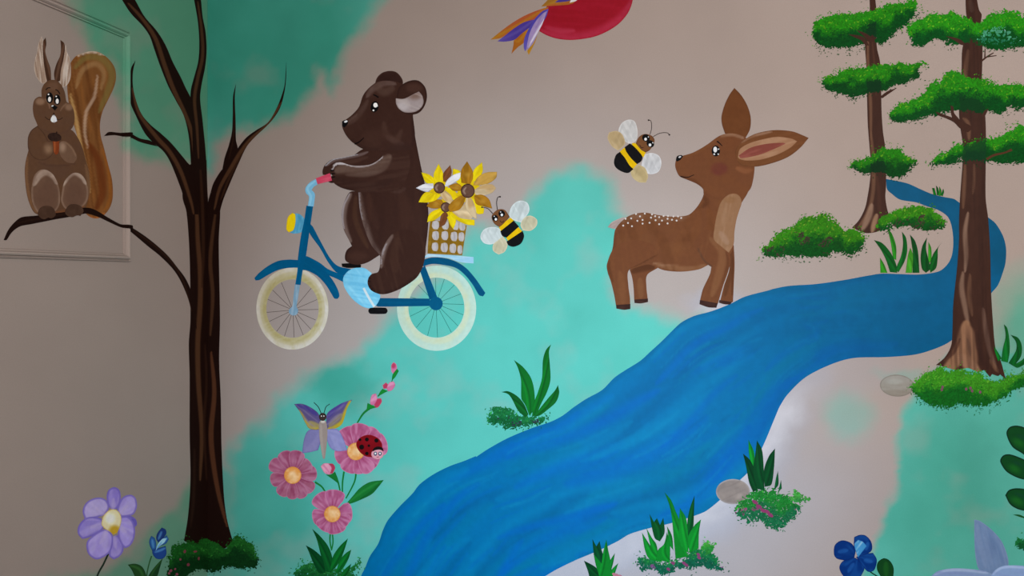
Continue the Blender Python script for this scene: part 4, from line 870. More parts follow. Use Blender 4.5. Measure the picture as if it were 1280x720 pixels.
T.part('inner_ear', b3('700,212 740,214 790,190 815,178 832,200 838,235 820,265 790,281 745,282 715,264 701,238'), (150, 138, 138), 5.8, [('e', *b3('795,200')[0], 13, 8, (112, 88, 78), 0.85, 0.9), ('e', *b3('735,250')[0], 12, 10, (178, 170, 172), 0.8, 0.8), ('r', 1.4, (120, 104, 100), 0.6), ('d', 20, 1.6, 14, (176, 164, 160), 0.4, 3)], parent=ear, label='pale grey inner ear')
eye(T, *b3('594,254')[0], 4.9, 7.0, 5, 12, (*b3('598,246')[0], 2.7, 3.0), [(*b3('588,272')[0], 1.1), (*b3('607,250')[0], 0.8)])
T.line('eyebrow', b3('587,194 600,199 613,208'), 1.5, (14, 10, 10), 5, 1.9)
n_ = T.part('nose', b3('431,328 445,320 462,325 459,340 444,358 433,352'), (12, 12, 14), 5)
T.oval('nose_shine', *b3('450,328')[0], 2.3, 1.3, (206, 208, 212), 6, -20, parent=n_)
T.line('mouth', b3('494,440 515,431 540,409'), 1.7, (10, 6, 6), 5, 1.0)

# ================================================================== basket with sunflowers
T = Thing('basket', 'woven mustard brown basket on the rear rack of the bicycle', 'basket', (556, 319), 9, ref=(556, 290))
bk = T.part('body', s2('172,425 375,458 350,626 155,616 162,500'), (132, 98, 22), 0, [('d', 5, 2, 14, (152, 116, 34), 0.5, 3), ('d', 95, 2, 14, (110, 80, 18), 0.5, 6)], sharp=40)
for i, (x, y, hx, hy) in enumerate(((200, 456, 20, 25), (255, 458, 19, 24), (313, 460, 18, 24), (350, 462, 18, 26), (200, 515, 19, 26), (252, 515, 19, 26), (304, 520, 19, 27), (345, 522, 17, 26), (197, 578, 18, 25), (249, 582, 20, 27), (297, 587, 19, 27), (337, 594, 14, 25))):
    T.part('weave_gap', s2([(x - hx * .8, y - hy * .8), (x + hx * .2, y - hy), (x + hx * .9, y - hy * .7), (x + hx, y + hy * .4), (x + hx * .6, y + hy), (x - hx * .5, y + hy * .9), (x - hx, y + hy * .2)]), (182, 178, 180), 1, [('d', 80, 1.2, 9, (150, 146, 150), 0.6, i), ('r', 0.8, (166, 154, 130), 0.6)], parent=bk)
YE, GO, CR, WH, BN = (222, 194, 12), (156, 108, 22), (206, 184, 146), (206, 208, 218), (112, 66, 36)
def sunflower(label, c, r, petals, layer, group='sunflowers in the bicycle basket'):
    t = Thing('sunflower', label, 'flower', s2([c])[0] + (0, r / 4.5), layer, ref=(565, 245), group=group)
    cc = s2([c])[0]
    q_ = np.array([cc + np.array((math.cos(u), math.sin(u))) * r / 4.5 * (1.9 if k_ % 2 else 1.45) for k_, u in enumerate(np.linspace(0, 2 * math.pi, 16, endpoint=False))])
    t.part('petal_base', q_, (214, 184, 14), -0.6, [('h', cc, 50, (182, 150, 10), 0.5, 2)], label='yellow petal bases round the centre')
    for i, (p, col) in enumerate(petals):
        lo = tuple(v * 0.82 for v in col); hi = tuple(min(240, v * 1.12 + 12) for v in col)
        q = s2(p)
        st = [('h', cc, 46, lo, 0.55, i), ('h', cc, 60, hi, 0.45, i + 9)]
        if col in (CR,): st.append(('h', cc, 30, (166, 126, 70), 0.5, i + 4))
        if col in (GO,): st.append(('e', q[:, 0].mean(), q[:, 1].mean(), 6, 5, (186, 144, 58), 0.5, 0.9))
        t.part('petal', q, col, 0.5 * i, st + [('r', 0.7, lo, 0.5)])
    ctr = t.oval('flower_centre', *cc, r / 4.5, r / 4.5 * 1.02, (92, 64, 52), 6.2, strokes=[('s', [cc + (-0.2, -0.55) * np.array((r, r)) / 4.5, cc + np.array((-0.6, 0)) * r / 4.5, cc + np.array((-0.3, 0.5)) * r / 4.5], 2.0, (168, 146, 130), 0.8, 0.9), ('r', 1.5, (40, 20, 18), 0.95), ('n', 4, (112, 84, 70), 0.5, 3)])
    return t
sunflower('lowest yellow and gold sunflower, over the basket rim', (258, 356), 28, [('150,350 175,320 230,312 245,330 230,360 180,362', GO), ('153,440 165,395 200,370 238,365 242,390 200,425', YE), ('220,470 232,400 255,380 270,398 255,450', BN), ('265,412 290,385 316,430 300,480 280,450', YE), ('270,372 330,395 380,420 420,427 420,458 370,452 300,415', YE), ('296,385 370,335 415,400 400,426 340,416', CR)], 12)
sunflower('left sunflower with a white petal touching the bear back', (222, 246), 32, [('121,160 160,170 196,196 204,220 185,226 145,216', YE), ('195,220 190,170 218,111 243,165 242,208 220,225', YE), ('250,250 290,248 332,290 312,325 282,298', YE), ('195,278 150,270 125,290 105,328 160,329 202,316 232,288', YE), ('244,210 245,165 283,119 291,160 277,197 258,214', BN), ('190,246 150,269 90,248 135,226 188,222', WH), ('225,282 255,262 287,290 300,328 280,337 245,312', CR), ('252,238 265,205 300,175 343,160 336,195 300,221 264,240', WH)], 14)
sunflower('right sunflower with the largest brown centre and tan petals', (382, 264), 39, [('298,138 340,155 354,218 332,228 300,192', YE), ('410,218 415,150 462,102 466,150 445,194', YE), ('395,300 440,320 472,360 470,392 436,393 405,350', YE), ('345,218 345,150 378,98 408,150 411,190 396,228', GO), ('412,232 440,185 490,160 546,157 541,190 500,221 450,231', (182, 142, 62)), ('418,258 470,228 520,228 541,250 516,276 460,291 424,284', CR), ('418,290 460,285 500,310 519,363 470,351 428,336', GO), ('273,235 320,221 350,240 346,264 300,263', GO), ('370,300 356,342 330,372 280,383 274,350 310,310 352,288', GO), ('372,300 402,306 426,360 432,424 400,402 368,350', CR)], 16)

# ================================================================== bees
BY, BK = (222, 182, 4), (14, 13, 16)
def bee(label, base, ref, z, d, layer):
    t = Thing('bee', label, 'bee', base, layer, ref=ref, group='bees')
    for p, c in d['wings']:
        q = z(p); m = q.mean(0)
        hi = tuple(min(236, v + 22) for v in c); lo = tuple(v * 0.86 for v in c)
        t.part('wing', q, c, 0, [('d', 60, 2, 16, hi, 0.6, 3), ('d', 110, 2.4, 14, lo, 0.5, 7), ('r', 1.3, hi, 0.7), ('e', m[0], m[1], 5, 6, lo, 0.35, 0.9)])
    for p, c in d['stripes']:
        hi = tuple(v * 1.06 + 8 for v in c)
        t.part('stripe', z(p), c, 1.2, [('d', 55, 2, 10, hi, 0.4, 4)])
    t.part('head', z(d['head']), (112, 72, 42), 2, [('r', 1.0, (86, 52, 30), 0.6), ('n', 5, (128, 86, 54), 0.5, 3)])
    for (x, y, rx, ry, sx, sy, dx, dy) in d['eyes']:
        s_ = z.s
        eye(t, *z([(x, y)])[0], rx / s_, ry / s_, 3, d['rot'], (*z([(sx, sy)])[0], 6.8 / s_, 7.6 / s_), [(*z([(dx, dy)])[0], 3 / s_)])
    for p in d['ant']:
        a = t.line('antenna', z(p), 0.8, (60, 48, 44), 1)
        t.oval('tip', *z(p)[-1], 1.1, 1.0, (50, 38, 36), 1.2, parent=a)
    t.line('mouth', z(d['mouth']), 0.8, (40, 22, 14), 3)
    return t
WW, WC = (192, 204, 206), (190, 186, 158)
bee('lower bee hovering right of the sunflower basket over teal', (637, 316), (637, 285), s2, dict(wings=[('615,402 630,350 670,320 715,330 728,370 712,405 680,442 640,428', WW), ('678,452 700,415 735,403 770,425 768,460 735,488 690,486', WC), ('562,478 520,467 475,480 453,520 470,555 510,565 555,547 577,517', WW), ('553,540 580,518 606,560 590,605 555,622 525,600 525,565', WC)],
    stripes=[('556,465 622,414 642,432 570,494', BY), ('595,522 665,466 687,490 612,552', BY), ('565,491 640,431 670,465 600,527 575,516', BK), ('600,549 690,489 698,520 680,560 640,578 610,569', BK)], head='517,405 550,370 590,372 617,410 582,450 560,468 530,446', rot=-25, eyes=[(536, 417, 16, 19, 540, 424, 531, 407), (573, 392, 18, 20, 574, 399, 567, 383)], ant=['523,392 495,364 462,356', '549,372 544,330 551,300 563,297'], mouth='564,432 574,442 586,432'), 18)
bee('upper bee hovering in front of the deer nose', (798, 228), (798, 190), d1, dict(wings=[('133,250 150,215 185,198 215,210 228,260 220,302 190,318 160,302 140,275', (196, 196, 196)), ('78,292 85,262 120,255 150,270 166,312 152,337 130,352 100,332', (180, 158, 118)), ('263,372 300,365 335,380 347,415 335,455 305,470 275,466 248,432', (200, 202, 206)), ('233,423 265,440 280,480 270,513 235,511 205,490 194,460 210,440', (182, 164, 120))],
    stripes=[('138,358 165,336 190,380 227,420 205,444 170,412', BY), ('198,315 220,318 246,350 270,360 258,387 235,372 210,342', BY), ('110,410 120,375 140,359 165,390 187,426 207,446 180,465 145,456 118,436', BK), ('163,336 190,317 215,337 252,382 246,406 225,421 195,391 170,356', BK)], head='219,317 235,285 265,270 300,280 313,305 292,347 268,363 244,347', rot=35, eyes=[(270, 290, 20, 18, 268, 296, 282, 285), (292, 319, 20, 17, 290, 325, 304, 314)], ant=['290,273 298,240 295,206 283,201', '306,283 340,266 375,264 387,274'], mouth='238,324 246,338 258,338'), 4)

# ================================================================== deer
DR, DR_D, DR_L = (114, 69, 42), (84, 48, 26), (146, 100, 66)
T = Thing('deer', 'young brown deer with white back spots standing at the river bank', 'deer', (845, 385), 4, ref=(860, 260))
def hoofed(name, leg, hoof, layer, strokes, c=DR):
    l = T.part(name, d2(leg), c, layer, strokes)
    T.part('hoof', d2(hoof), (56, 32, 26), layer + 0.5, [('d', 5, 2, 8, (76, 50, 42), 0.5, 3)], parent=l, sharp=45, label='dark brown hoof')
    return l
hoofed('far_leg', '188,428 240,396 300,396 328,420 276,455 272,510 279,577 211,580 208,520 200,465', '211,578 280,573 280,590 245,597 213,595', 0, [('s', d2('200,440 250,420 310,415'), 7, DR_D, 0.8), ('s', d2('240,470 245,570'), 6, (132, 88, 56), 0.6)])
hoofed('far_leg', '680,340 709,306 713,400 709,500 705,590 640,588 660,510 688,420', '637,580 701,590 690,603 660,601 634,593', 0, [('s', d2('700,330 690,430 665,560'), 5, (94, 56, 32), 0.7), ('s', d2('705,360 700,560'), 2, DR_D, 0.6)])
T.part('tail', d2('78,216 100,190 150,168 172,166 160,192 122,224'), (166, 150, 146), 0.5, [('d', -28, 1.4, 14, (190, 176, 172), 0.6, 3), ('d', -28, 1.2, 12, (134, 116, 110), 0.5, 6)])
T.part('torso', d2('118,225 150,185 195,155 260,143 330,155 400,163 460,160 490,150 525,115 552,70 560,35 555,-10 794,-10 778,45 745,100 722,160 712,220 708,300 690,352 620,390 580,405 540,425 480,436 420,438 360,431 320,416 280,402 190,425 120,425 80,420 75,400 95,350 105,310 110,260'), DR, 1, [
    ('s', d2('150,190 220,160 320,168 440,170 490,156'), 6, (134, 100, 80), 0.75), ('s', d2('555,60 575,90 540,120'), 5, DR_D, 0.6), ('s', d2('320,400 400,420 500,425 570,405'), 5, (140, 98, 68), 0.8), ('s', d2('300,395 360,405 450,412'), 2, (160, 122, 96), 0.5), ('s', d2('180,420 250,390 330,352'), 2.0, DR_D, 0.7), ('e', *d2('480,270')[0], 20, 8, (98, 56, 30), 0.7, 0.9, -25), ('e', *d2('410,330')[0], 26, 14, (124, 78, 46), 0.6, 0.9),
    ('s', d2('580,120 600,200 570,260'), 8, (120, 72, 38), 0.5), ('d', 100, 3, 26, (124, 76, 42), 0.4, 5), ('d', 70, 4, 30, (100, 58, 30), 0.4, 8), ('n', 18, (122, 78, 46), 0.4, 4), ('s', d2('120,240 108,310 85,380'), 4, (98, 58, 32), 0.5)])
hoofed('leg', '112,320 75,400 78,440 95,490 110,550 120,607 191,604 190,570 182,510 182,435 235,405 330,351 300,300 200,280', '120,605 192,600 192,625 160,629 122,623', 2, [('s', d2('140,440 150,520 155,600'), 7, (128, 82, 50), 0.6), ('s', d2('182,432 240,402 330,352'), 1.5, DR_D, 0.8), ('s', d2('90,380 85,420 105,490'), 3, (96, 56, 30), 0.7), ('d', 85, 3, 26, (122, 76, 44), 0.35, 3), ('e', *d2('260,300')[0], 26, 14, DR, 0.9, 0.8)])
hoofed('leg', '540,250 575,225 615,245 660,318 686,345 693,385 680,440 655,510 630,597 540,582 555,525 590,450 597,415 562,390 530,342 512,300', '540,580 629,597 622,619 580,616 537,601', 2.2, [('s', d2('590,270 650,340 640,430 600,560'), 8, (136, 92, 60), 0.7), ('s', d2('530,320 560,385 600,412'), 2.6, (92, 62, 44), 0.7), ('s', d2('670,340 680,400 650,500'), 2.5, (98, 58, 34), 0.6), ('e', *d2('575,240')[0], 16, 10, DR, 0.9, 0.9), ('d', 105, 3, 26, (126, 82, 50), 0.35, 6)])
T.part('chest_patch', d2('609,276 612,220 625,150 645,90 680,55 715,48 740,64 748,95 735,135 722,180 712,240 708,300 684,344 645,312'), (150, 112, 82), 3.2, [('d', 100, 2.6, 22, (166, 130, 102), 0.5, 3), ('s', d2('640,240 680,300'), 6, (166, 134, 112), 0.6), ('e', *d2('690,80')[0], 10, 6, (144, 104, 70), 0.7), ('r', 1.0, (140, 98, 66), 0.6)], label='tan chest patch')
T.part('head', d1('420,400 416,430 425,460 440,483 480,500 525,520 555,545 562,575 640,600 740,592 790,547 805,502 812,452 812,420 792,340 770,290 730,272 690,267 650,274 620,290 580,320 540,345 500,365 460,377 430,385'), DR, 3, [
    ('s', d1('640,282 700,272 760,292'), 3.5, (158, 124, 102), 0.75), ('s', d1('450,385 520,362 600,315 640,290'), 3, (124, 78, 46), 0.6), ('e', *d1('635,445')[0], 13.5, 10.5, (106, 52, 44), 0.9, 0.5), ('s', d1('440,480 520,512 560,560'), 4, (92, 52, 28), 0.6), ('s', d1('720,440 770,455 800,450'), 5, (142, 90, 58), 0.7), ('n', 16, (120, 72, 40), 0.4, 7), ('s', d1('560,560 590,590 640,600'), 5, (96, 54, 30), 0.4), ('g', d1('640,560')[0], d1('640,610')[0], DR, 0.8)])
T.part('far_ear', d1('665,268 650,220 648,180 665,120 690,70 712,40 745,75 775,125 793,185 790,245 765,294 720,278'), (106, 62, 32), 2.6, [('r', 1.4, (92, 52, 28), 0.6), ('n', 14, (116, 70, 38), 0.5, 4)])
ear = T.part('ear', d1('725,335 760,300 820,268 910,251 1000,257 1050,275 1083,290 1040,340 980,385 900,416 820,433 750,428 725,402 716,365'), (114, 70, 40), 4, [('s', d1('740,315 800,280 900,258'), 3, (166, 132, 112), 0.65), ('r', 1.2, (92, 54, 30), 0.5), ('d', -15, 3, 26, (126, 80, 48), 0.4, 5)])
inn = T.part('inner_ear', d1('730,387 740,345 790,315 860,295 930,284 1000,294 1026,307 990,340 920,376 840,399 770,403 740,396'), (164, 122, 92), 4.6, [('d', -15, 2, 22, (182, 144, 116), 0.5, 3), ('r', 1.0, (142, 100, 70), 0.5)], parent=ear, label='tan inner ear')
T.part('ear_streak', d1('733,378 790,340 870,320 955,314 968,319 900,350 830,376 745,391'), (132, 68, 58), 5.2, [('d', -18, 1.6, 20, (156, 88, 78), 0.6, 4)], parent=ear, label='dusky pink streak inside the ear')
eye(T, *d1('619,355')[0], 5.2, 6.8, 5, 0, (*d1('616,348')[0], 2.4, 3.7), [(*d1('611,371')[0], 1.1), (*d1('631,371')[0], 0.9), (*d1('633,346')[0], 0.8)])
T.line('eyebrow', d1('625,306 637,316 651,330'), 2.0, (28, 16, 12), 5, 0.8)
n_ = T.part('nose', d1('420,402 425,382 445,375 456,382 441,400 426,408'), (12, 12, 14), 5)
T.oval('nose_shine', *d1('439,385')[0], 1.8, 1.1, (200, 202, 206), 6, -30, parent=n_)
T.line('mouth', d1('443,482 475,487 511,474'), 1.3, (34, 18, 12), 5, 0.8)
for x, y in d2('220,150 264,148 300,152 240,162 316,161 336,166 358,160 380,160 407,162 430,162 446,170 196,172 168,174 295,168 253,180 227,184 318,181 350,183 378,174 400,179 423,183 180,195 288,194 253,198 336,201 378,197 156,208 200,211'):
    T.part('spot', ellipse(x, y, 1.15, 1.15, 0, 10), (214, 208, 204), 4, smooth=False)

# ================================================================== bird cut by the top edge
T = Thing('bird', 'plump red bird with purple and gold tail feathers at the top edge', 'bird', (710, 50), 2, ref=(700, 20))
T.part('body', bd_('530,58 515,130 490,200 474,250 540,285 620,310 720,320 820,312 920,292 1020,250 1110,190 1180,110 1215,30 1222,-40 1190,-130 1080,-200 920,-220 760,-180 640,-90'), (142, 19, 34), 1, [
    ('s', bd_('480,245 600,285 720,300 850,290 1000,235 1130,140 1205,30'), 11, (166, 42, 66), 0.85, 0.9), ('s', bd_('520,215 640,245 760,245'), 5, (172, 52, 76), 0.6), ('s', bd_('1130,130 1190,60 1215,-20'), 5, (150, 40, 60), 0.6), ('r', 0.9, (146, 14, 34), 0.8), ('e', *bd_('700,120')[0], 30, 14, (140, 18, 30), 0.7, 0.9), ('d', 5, 3, 30, (158, 26, 48), 0.3, 4)])
for p, c, h in (('460,280 440,340 390,440 380,405 425,350', (152, 104, 18), (176, 130, 40)), ('275,318 340,262 385,232 360,330 300,380 252,430 268,360', (152, 88, 26), (170, 116, 34)), ('548,55 440,90 330,140 220,210 130,280 84,318 170,302 260,242 345,192 455,152 530,110', (156, 76, 40), (160, 116, 26)), ('440,155 350,180 270,230 200,285 140,331 200,333 275,318 330,272 382,232 432,192', (66, 50, 132), (90, 76, 150)), ('549,70 500,90 440,150 390,230 355,310 351,380 362,412 380,372 440,290 490,200 532,130', (72, 62, 150), (100, 88, 170))):
    q = bd_(p); far = q[np.argmax(np.hypot(*(q - q[0]).T))]
    T.part('tail_feather', q, c, 2, [('s', [q[0], q.mean(0), far], 3, h, 0.6, 0.9), ('g', q[0] * 0.5 + far * 0.5, far, h, 0.6)])
    T.layer += 0.4
T.part('tail_feather', bd_('538,88 500,110 440,180 400,260 380,340 371,402 420,350 460,270 500,190'), (148, 128, 172), 2.4, [('s', bd_('520,150 460,250 385,380'), 2.0, (206, 200, 214), 0.9), ('d', -60, 1.2, 14, (120, 100, 152), 0.6, 5)], label='pale lilac tail feather')
wg = T.part('wing', bd_('490,52 540,2 600,-60 700,-140 900,-150 820,-40 770,0 745,25 700,38 600,46'), (146, 98, 34), 2, [('d', -25, 2, 20, (168, 122, 40), 0.6, 5), ('s', bd_('540,45 640,35 740,20'), 3, (162, 82, 36), 0.7)])
T.part('wing_feather', bd_('598,20 650,-14 740,-40 720,4 650,17'), (64, 48, 128), 3, [('d', -20, 1.4, 12, (88, 72, 148), 0.5, 4)], parent=wg, label='purple wing feather')
T.part('wing_feather', bd_('718,22 732,-4 790,-20 768,8'), (206, 202, 202), 3, [('d', -20, 1.4, 12, (180, 176, 178), 0.5, 4)], parent=wg, label='white wing feather')
# ================================================================== pink flowers, butterfly, ladybird
PK, PK_D, PK_L, STEM = (166, 88, 130), (134, 46, 86), (190, 130, 166), (22, 112, 48)
def pink_flower(label, c, r, tips, z, stems, layer, sc=1.0, pk=PK):
    cc = z([c])[0]
    t = Thing('pink_flower', label, 'flower', (cc[0], cc[1] + 26), layer, ref=tuple(cc), group='pink flowers')
    for p, w0, w1 in stems:
        t.line('stem', b7(p), w0, STEM, 0, w1)
    for i, (x, y, w) in enumerate(tips):
        q = petal_outline(cc, z([(x, y)])[0], w / 4 * 0.9)
        t.part('petal', q, tuple(v * sc for v in pk), 1 + 0.35 * i, [('h', cc, 44, tuple(v * sc for v in PK_L), 0.55, i), ('h', cc, 64, tuple(v * sc for v in PK_D), 0.5, i + 11), ('n', 6, tuple(v * sc for v in PK_L), 0.35, i + 3), ('e', cc[0], cc[1], r / 4 * 1.7, r / 4 * 1.7, tuple(v * sc for v in PK_D), 0.55, 0.6), ('r', 1.0, tuple(v * sc for v in PK_L), 0.75)])
    t.oval('flower_centre', *cc, r / 4, r / 4, (206, 142, 72), 6, strokes=[('e', cc[0], cc[1], r / 5.2, r / 5.2, (216, 178, 128), 0.85, 0.7), ('n', 4, (226, 198, 160), 0.7, 5), ('r', 1.3, (190, 120, 50), 0.8)])
    return t
pink_flower('left pink flower with ten petals on a thin curved stem', (264, 216), 43, [(150, 150, 84), (152, 245, 80), (200, 318, 76), (215, 96, 84), (368, 292, 76), (385, 205, 84), (352, 150, 84), (290, 92, 88), (320, 330, 70), (262, 337, 66)], b7, [('375,250 410,275 434,314', 2.4, 1.8)], 2, 0.9, (160, 90, 120))
pink_flower('lower pink flower directly above the dark leafy tuft', (462, 410), 41, [(362, 430, 92), (405, 488, 96), (490, 508, 104), (562, 400, 112), (385, 312, 108), (478, 288, 112), (545, 455, 80)], b7, [('452,500 450,545 458,592', 2.0, 1.6), ('462,505 465,550 458,592', 1.8, 1.6)], 3, 0.97, (168, 92, 138))
pink_flower('upper pink flower with a ladybird resting on it', (580, 497), 44, [(476, 530, 92), (735, 450, 130), (690, 562, 100), (690, 392, 108), (520, 378, 112), (610, 357, 112), (535, 602, 100), (615, 607, 96), (655, 600, 84)], b6, [('520,198 513,250 512,302', 2.2, 1.8), ('582,188 572,250 530,332', 2.2, 1.6)], 4)
T = Thing('flower_bud_stalk', 'slender stalk with three pink buds rising above the pink flowers', 'flower', (445, 530), 4, ref=(470, 490))
T.line('stem', b6('652,278 615,310 580,366'), 3.2, STEM, 0, 1.6)
T.line('stem', b6('768,120 758,150 752,160'), 1.0, STEM, 0); T.line('stem', b6('712,195 690,222'), 1.6, STEM, 0)
for lab, pk, dk, sep in ((None, '757,65 768,50 782,62 784,90 768,111 757,95', None, '785,83 794,95 777,125 759,143 764,112'), (None, '734,182 745,155 768,146 776,165 761,190 742,197', '713,166 730,152 743,165 737,182 718,184', '712,184 740,195 717,207 688,224 700,200'), (None, '651,247 660,215 680,207 686,235 671,263 654,264', '671,264 685,235 706,231 709,250 691,276 675,280', '638,255 655,263 684,276 652,286 632,294')):
    b_ = T.part('bud', b6(pk), (190, 108, 150), 2, [('h', b6(sep)[0], 30, (212, 156, 186), 0.6, 3), ('r', 0.7, (170, 70, 110), 0.5)] if dk else [('e', *b6('768,68')[0], 4, 5, (168, 52, 86), 0.9, 0.6), ('r', 0.7, (200, 140, 160), 0.4)])
    if dk: T.part('bud_petal', b6(dk), (170, 54, 88), 1.6, [('r', 0.8, (192, 96, 124), 0.6)], parent=b_, label='deep pink bud petal')
    T.part('sepal', b6(sep), (18, 124, 44), 2.4, [('r', 0.6, (12, 92, 36), 0.6)], parent=b_)
T = Thing('flower_bud', 'single closed pink bud between the left and upper pink flowers', 'flower', (425, 613), 4, ref=(415, 590))
T.line('stem', b6('480,625 492,655 502,702'), 2.2, STEM, 0, 1.6)
T.part('bud', b6('404,572 420,557 450,559 462,580 451,613 425,606'), (190, 118, 152), 2, [('d', 50, 1.6, 12, (214, 170, 190), 0.6, 3), ('r', 0.8, (170, 80, 118), 0.5)])
T.part('bud_petal', b6('443,558 465,559 476,580 463,609 450,607 458,580'), (158, 50, 80), 2.4, [('r', 0.7, (186, 96, 120), 0.5)])
T.part('sepal', b6('430,613 455,612 475,598 490,635 492,658 465,637'), (20, 108, 44), 2.6, [('r', 0.6, (12, 84, 34), 0.6)])
T = Thing('leaf', 'broad green leaf right of the lower pink flower', 'leaf', (434, 629), 3, ref=(455, 615))
T.part('blade', b7('528,362 560,325 600,280 650,250 719,240 692,275 660,310 610,336 560,356'), (20, 108, 44), 0, [('s', b7('545,350 610,300 690,252'), 2.4, (34, 128, 56), 0.7), ('s', b7('600,335 650,305 700,258'), 2.5, (12, 84, 36), 0.7), ('r', 0.8, (12, 80, 34), 0.5)])

PU, YL = (74, 66, 132), (168, 152, 40)
T = Thing('butterfly', 'purple and yellow butterfly with pale lilac lower wings over pink flowers', 'butterfly', (405, 574), 8, ref=(405, 535))
T.part('upper_wing', b6('271,260 310,259 350,275 390,305 402,340 402,386 375,389 345,381 325,350 300,300'), (80, 72, 118), 1, [('s', b6('290,290 320,345 350,380 395,384'), 5.5, YL, 0.95, 0.7), ('s', b6('345,350 380,365 400,370'), 5, (176, 164, 64), 0.6), ('s', b6('285,265 340,280 385,315'), 5, (62, 54, 124), 0.9, 0.8), ('d', 40, 1.4, 16, (130, 120, 150), 0.5, 3), ('r', 0.6, (60, 50, 96), 0.5)], sharp=50)
T.part('upper_wing', b6('561,238 510,255 460,285 435,310 432,350 435,386 480,381 510,360 525,320 537,280'), (82, 74, 124), 1, [('s', b6('552,245 530,300 512,350 470,378 440,384'), 5.0, YL, 0.95, 0.7), ('s', b6('445,370 480,340 510,310'), 5, (150, 140, 90), 0.6), ('s', b6('530,255 475,285 440,325'), 5, (66, 58, 134), 0.9, 0.8), ('d', -40, 1.4, 16, (128, 118, 150), 0.5, 3)], sharp=50)
T.part('lower_wing', b6('400,388 360,385 335,400 320,440 311,506 350,501 390,491 402,450'), (112, 111, 160), 0.6, [('h', b6('400,390')[0], 30, (130, 126, 170), 0.5, 3), ('r', 1.2, (90, 86, 146), 0.7)], sharp=50)
T.part('lower_wing', b6('433,386 480,384 500,400 520,440 537,491 490,496 455,481 436,440'), (124, 128, 180), 0.6, [('h', b6('435,390')[0], 30, (144, 146, 194), 0.5, 5), ('r', 1.2, (104, 102, 164), 0.7)], sharp=50)
T.part('body', b6('398,350 415,341 431,349 438,400 435,450 425,530 420,536 414,528 402,460 396,400'), (140, 130, 126), 2, [('s', b6('405,360 408,440 416,520'), 2.5, (158, 150, 146), 0.6), ('e', *b6('415,348')[0], 4, 2.4, (200, 198, 194), 0.8)])
T.oval('head', *b6('414,324')[0], 4.6, 5.0, (56, 44, 42), 2.6, strokes=[('r', 1.0, (36, 28, 28), 0.7)])
for x in (408, 420):
    e_ = T.oval('eye', *b6([(x, 319)])[0], 1.3, 1.7, (14, 12, 14), 3.2)
    T.oval('eye_shine', *b6([(x, 320)])[0], 0.7, 0.9, (210, 210, 212), 3.6, parent=e_)
T.line('antenna', b6('406,306 392,275 370,252'), 0.8, (30, 42, 40), 2); T.line('antenna', b6('421,304 430,275 449,260'), 0.8, (30, 42, 40), 2)
T = Thing('ladybird', 'red ladybird with black spots resting on the upper pink flower', 'ladybird', (463, 573), 14, ref=(463, 560))
T.part('shell', b6('582,466 590,440 615,420 650,414 690,430 709,455 712,482 690,490 666,505 661,526 630,521 600,500'), (114, 9, 20), 0, [('r', 1.4, (134, 16, 18), 0.7), ('e', *b6('640,445')[0], 12, 7, (126, 14, 26), 0.6)])
for x, y, r in ((601, 438, 7), (635, 437, 10), (683, 442, 10.5), (609, 475, 12.5), (645, 468, 6.5), (635, 507, 9)):
    T.oval('spot', *b6([(x, y)])[0], r / 4, r / 4, (16, 10, 12), 1)
hd = T.oval('face', *b6('688,510')[0], 7.7, 6.6, (204, 150, 166), 1.4, strokes=[('r', 1.0, (176, 112, 132), 0.7)], label='pink face')
T.part('head_cap', b6('662,498 670,480 690,472 712,478 719,496 700,488 680,490'), (20, 14, 16), 2, parent=hd)
for x in (678, 701):
    e_ = T.oval('eye', *b6([(x, 508)])[0], 2.3, 2.7, (70, 84, 110), 2.4)
    T.oval('eye_shine', *b6([(x, 507)])[0], 1.0, 1.2, (226, 228, 232), 2.8, parent=e_)
T.line('mouth', b6('684,523 690,526 696,522'), 0.7, (150, 40, 60), 2.4)

# ================================================================== lower right corner
T = Thing('blue_flower', 'deep blue flower with a pale streak at the bottom right', 'flower', (1070, 719), 2, ref=(1070, 695))
T.line('stem', r2('480,675 520,705 560,730'), 1.6, (12, 60, 40), 0)
T.part('leaf', r2('544,680 550,650 580,631 610,645 628,680 626,730 575,730 554,706'), (12, 62, 26), 1, [('s', r2('590,650 590,720'), 5, (24, 86, 30), 0.7), ('r', 1.2, (6, 36, 20), 0.7)])
for p, h in (('357,682 375,645 430,628 462,650 482,682 460,730 390,730', '400,700 430,655'), ('440,625 480,610 525,604 544,640 531,690 500,698 475,672', '480,640 520,650'), ('330,610 335,565 370,542 415,555 437,590 432,627 390,641 345,633', '350,600 400,590'), ('430,572 431,525 460,514 490,519 516,550 519,590 490,612 450,622', '500,550 490,590')):
    T.part('petal', r2(p), (2, 46, 116), 2, [('h', r2('450,620')[0], 26, (20, 78, 150), 0.55, len(p)), ('s', r2(h), 4, (36, 98, 172), 0.5), ('r', 1.0, (2, 30, 92), 0.8)])
    T.layer += 0.4
T.part('petal_streak', r2('432,560 450,539 475,549 493,570 470,600 450,627 440,600'), (62, 140, 196), 3, [('d', -55, 1.4, 16, (168, 206, 224), 0.75, 3), ('r', 0.8, (30, 100, 168), 0.5)], label='pale blue brushed streak')
T = Thing('leafy_stem', 'stem of dark green rounded leaves at the right edge', 'plant', (1292, 690), 2, ref=(1268, 600))
T.line('stem', [(1294, 520), (1291, 600), (1292, 690)], 2.4, (10, 52, 24), 0)
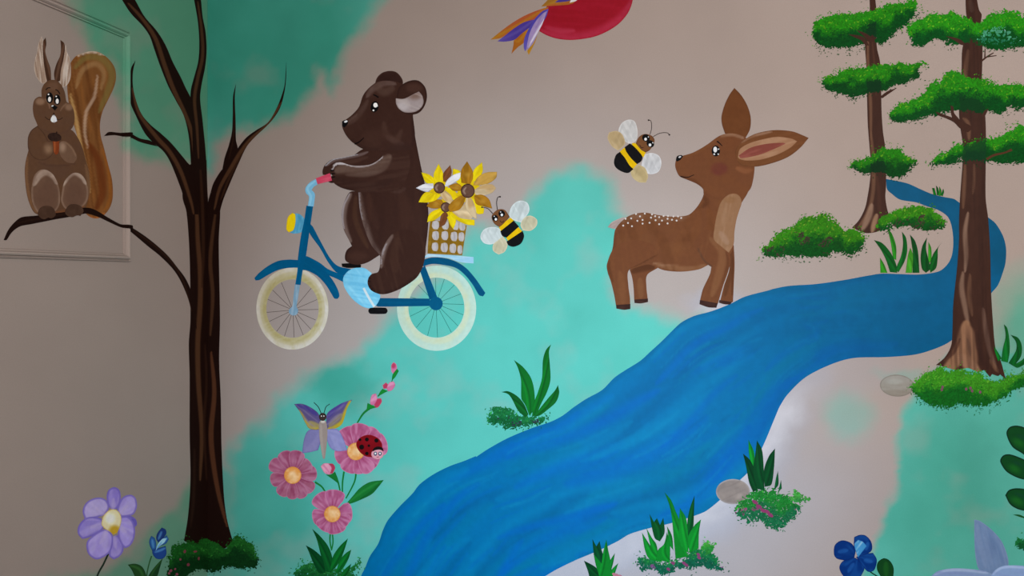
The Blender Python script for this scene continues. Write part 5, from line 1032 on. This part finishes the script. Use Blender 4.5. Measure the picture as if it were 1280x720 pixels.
for i, p in enumerate(([(1258, 542), (1262, 534), (1272, 532), (1284, 537), (1292, 556), (1292, 578), (1278, 567), (1265, 558)], r2('1161,146 1175,118 1205,111 1250,124 1300,150 1325,190 1315,240 1270,236 1220,216 1185,190'), r2('1186,316 1205,290 1245,281 1300,292 1330,340 1310,400 1250,386 1210,361'))):
    q = np.asarray(p); m = q.mean(0)
    T.part('leaf', q, (10, 62, 26), 1, [('r', 2.2, (6, 34, 22), 0.85), ('e', m[0] - 2, m[1] + 3, 13, 7, (22, 92, 28), 0.75, 0.9, 30), ('e', m[0] + 2, m[1] - 4, 12, 4, (14, 58, 40), 0.6, 0.9, 25)])
T.part('leaf', r2('1224,413 1260,414 1310,440 1260,425'), (18, 72, 30), 1)
T.dabs('foliage', r2('1238,556 1262,540 1300,530 1300,600 1265,590'), ((18, 92, 44), (10, 70, 36), (40, 120, 60)), 1, 0.5, (2.2, 1.2), 4, -30, seed=71)
LV, LV_L = (98, 120, 154), (148, 164, 194)
T = Thing('pale_flower', 'large pale blue grey flower cut by the bottom right edge', 'flower', (1240, 745), 2, ref=(1230, 690))
T.part('petal', r2('1031,438 1060,445 1120,490 1170,550 1200,630 1202,690 1120,712 1060,694 1040,640 1032,550'), LV, 0, [('s', r2('1045,460 1060,560 1090,680'), 5, (110, 128, 160), 0.7), ('s', r2('1060,470 1130,560 1180,660'), 5, (88, 112, 148), 0.6), ('e', *r2('1110,580')[0], 12, 18, (88, 108, 144), 0.6, 0.9), ('d', 75, 2, 30, (114, 132, 164), 0.4, 3), ('r', 0.9, (118, 134, 164), 0.6)])
T.part('petal', r2('812,724 850,695 920,682 1000,684 1080,694 1126,712 1120,790 1000,830 860,800'), (118, 140, 176), 1, [('s', r2('830,715 900,692 1000,692 1100,706'), 2.6, LV_L, 0.85), ('d', 5, 2, 30, (112, 126, 172), 0.5, 5)])
T.part('petal', r2('1118,716 1150,680 1200,667 1300,674 1380,720 1340,790 1200,820 1120,790'), (118, 140, 176), 1.4, [('s', r2('1125,712 1160,682 1210,673 1300,680'), 2.6, LV_L, 0.85), ('d', 10, 2, 30, (114, 128, 172), 0.5, 6)])
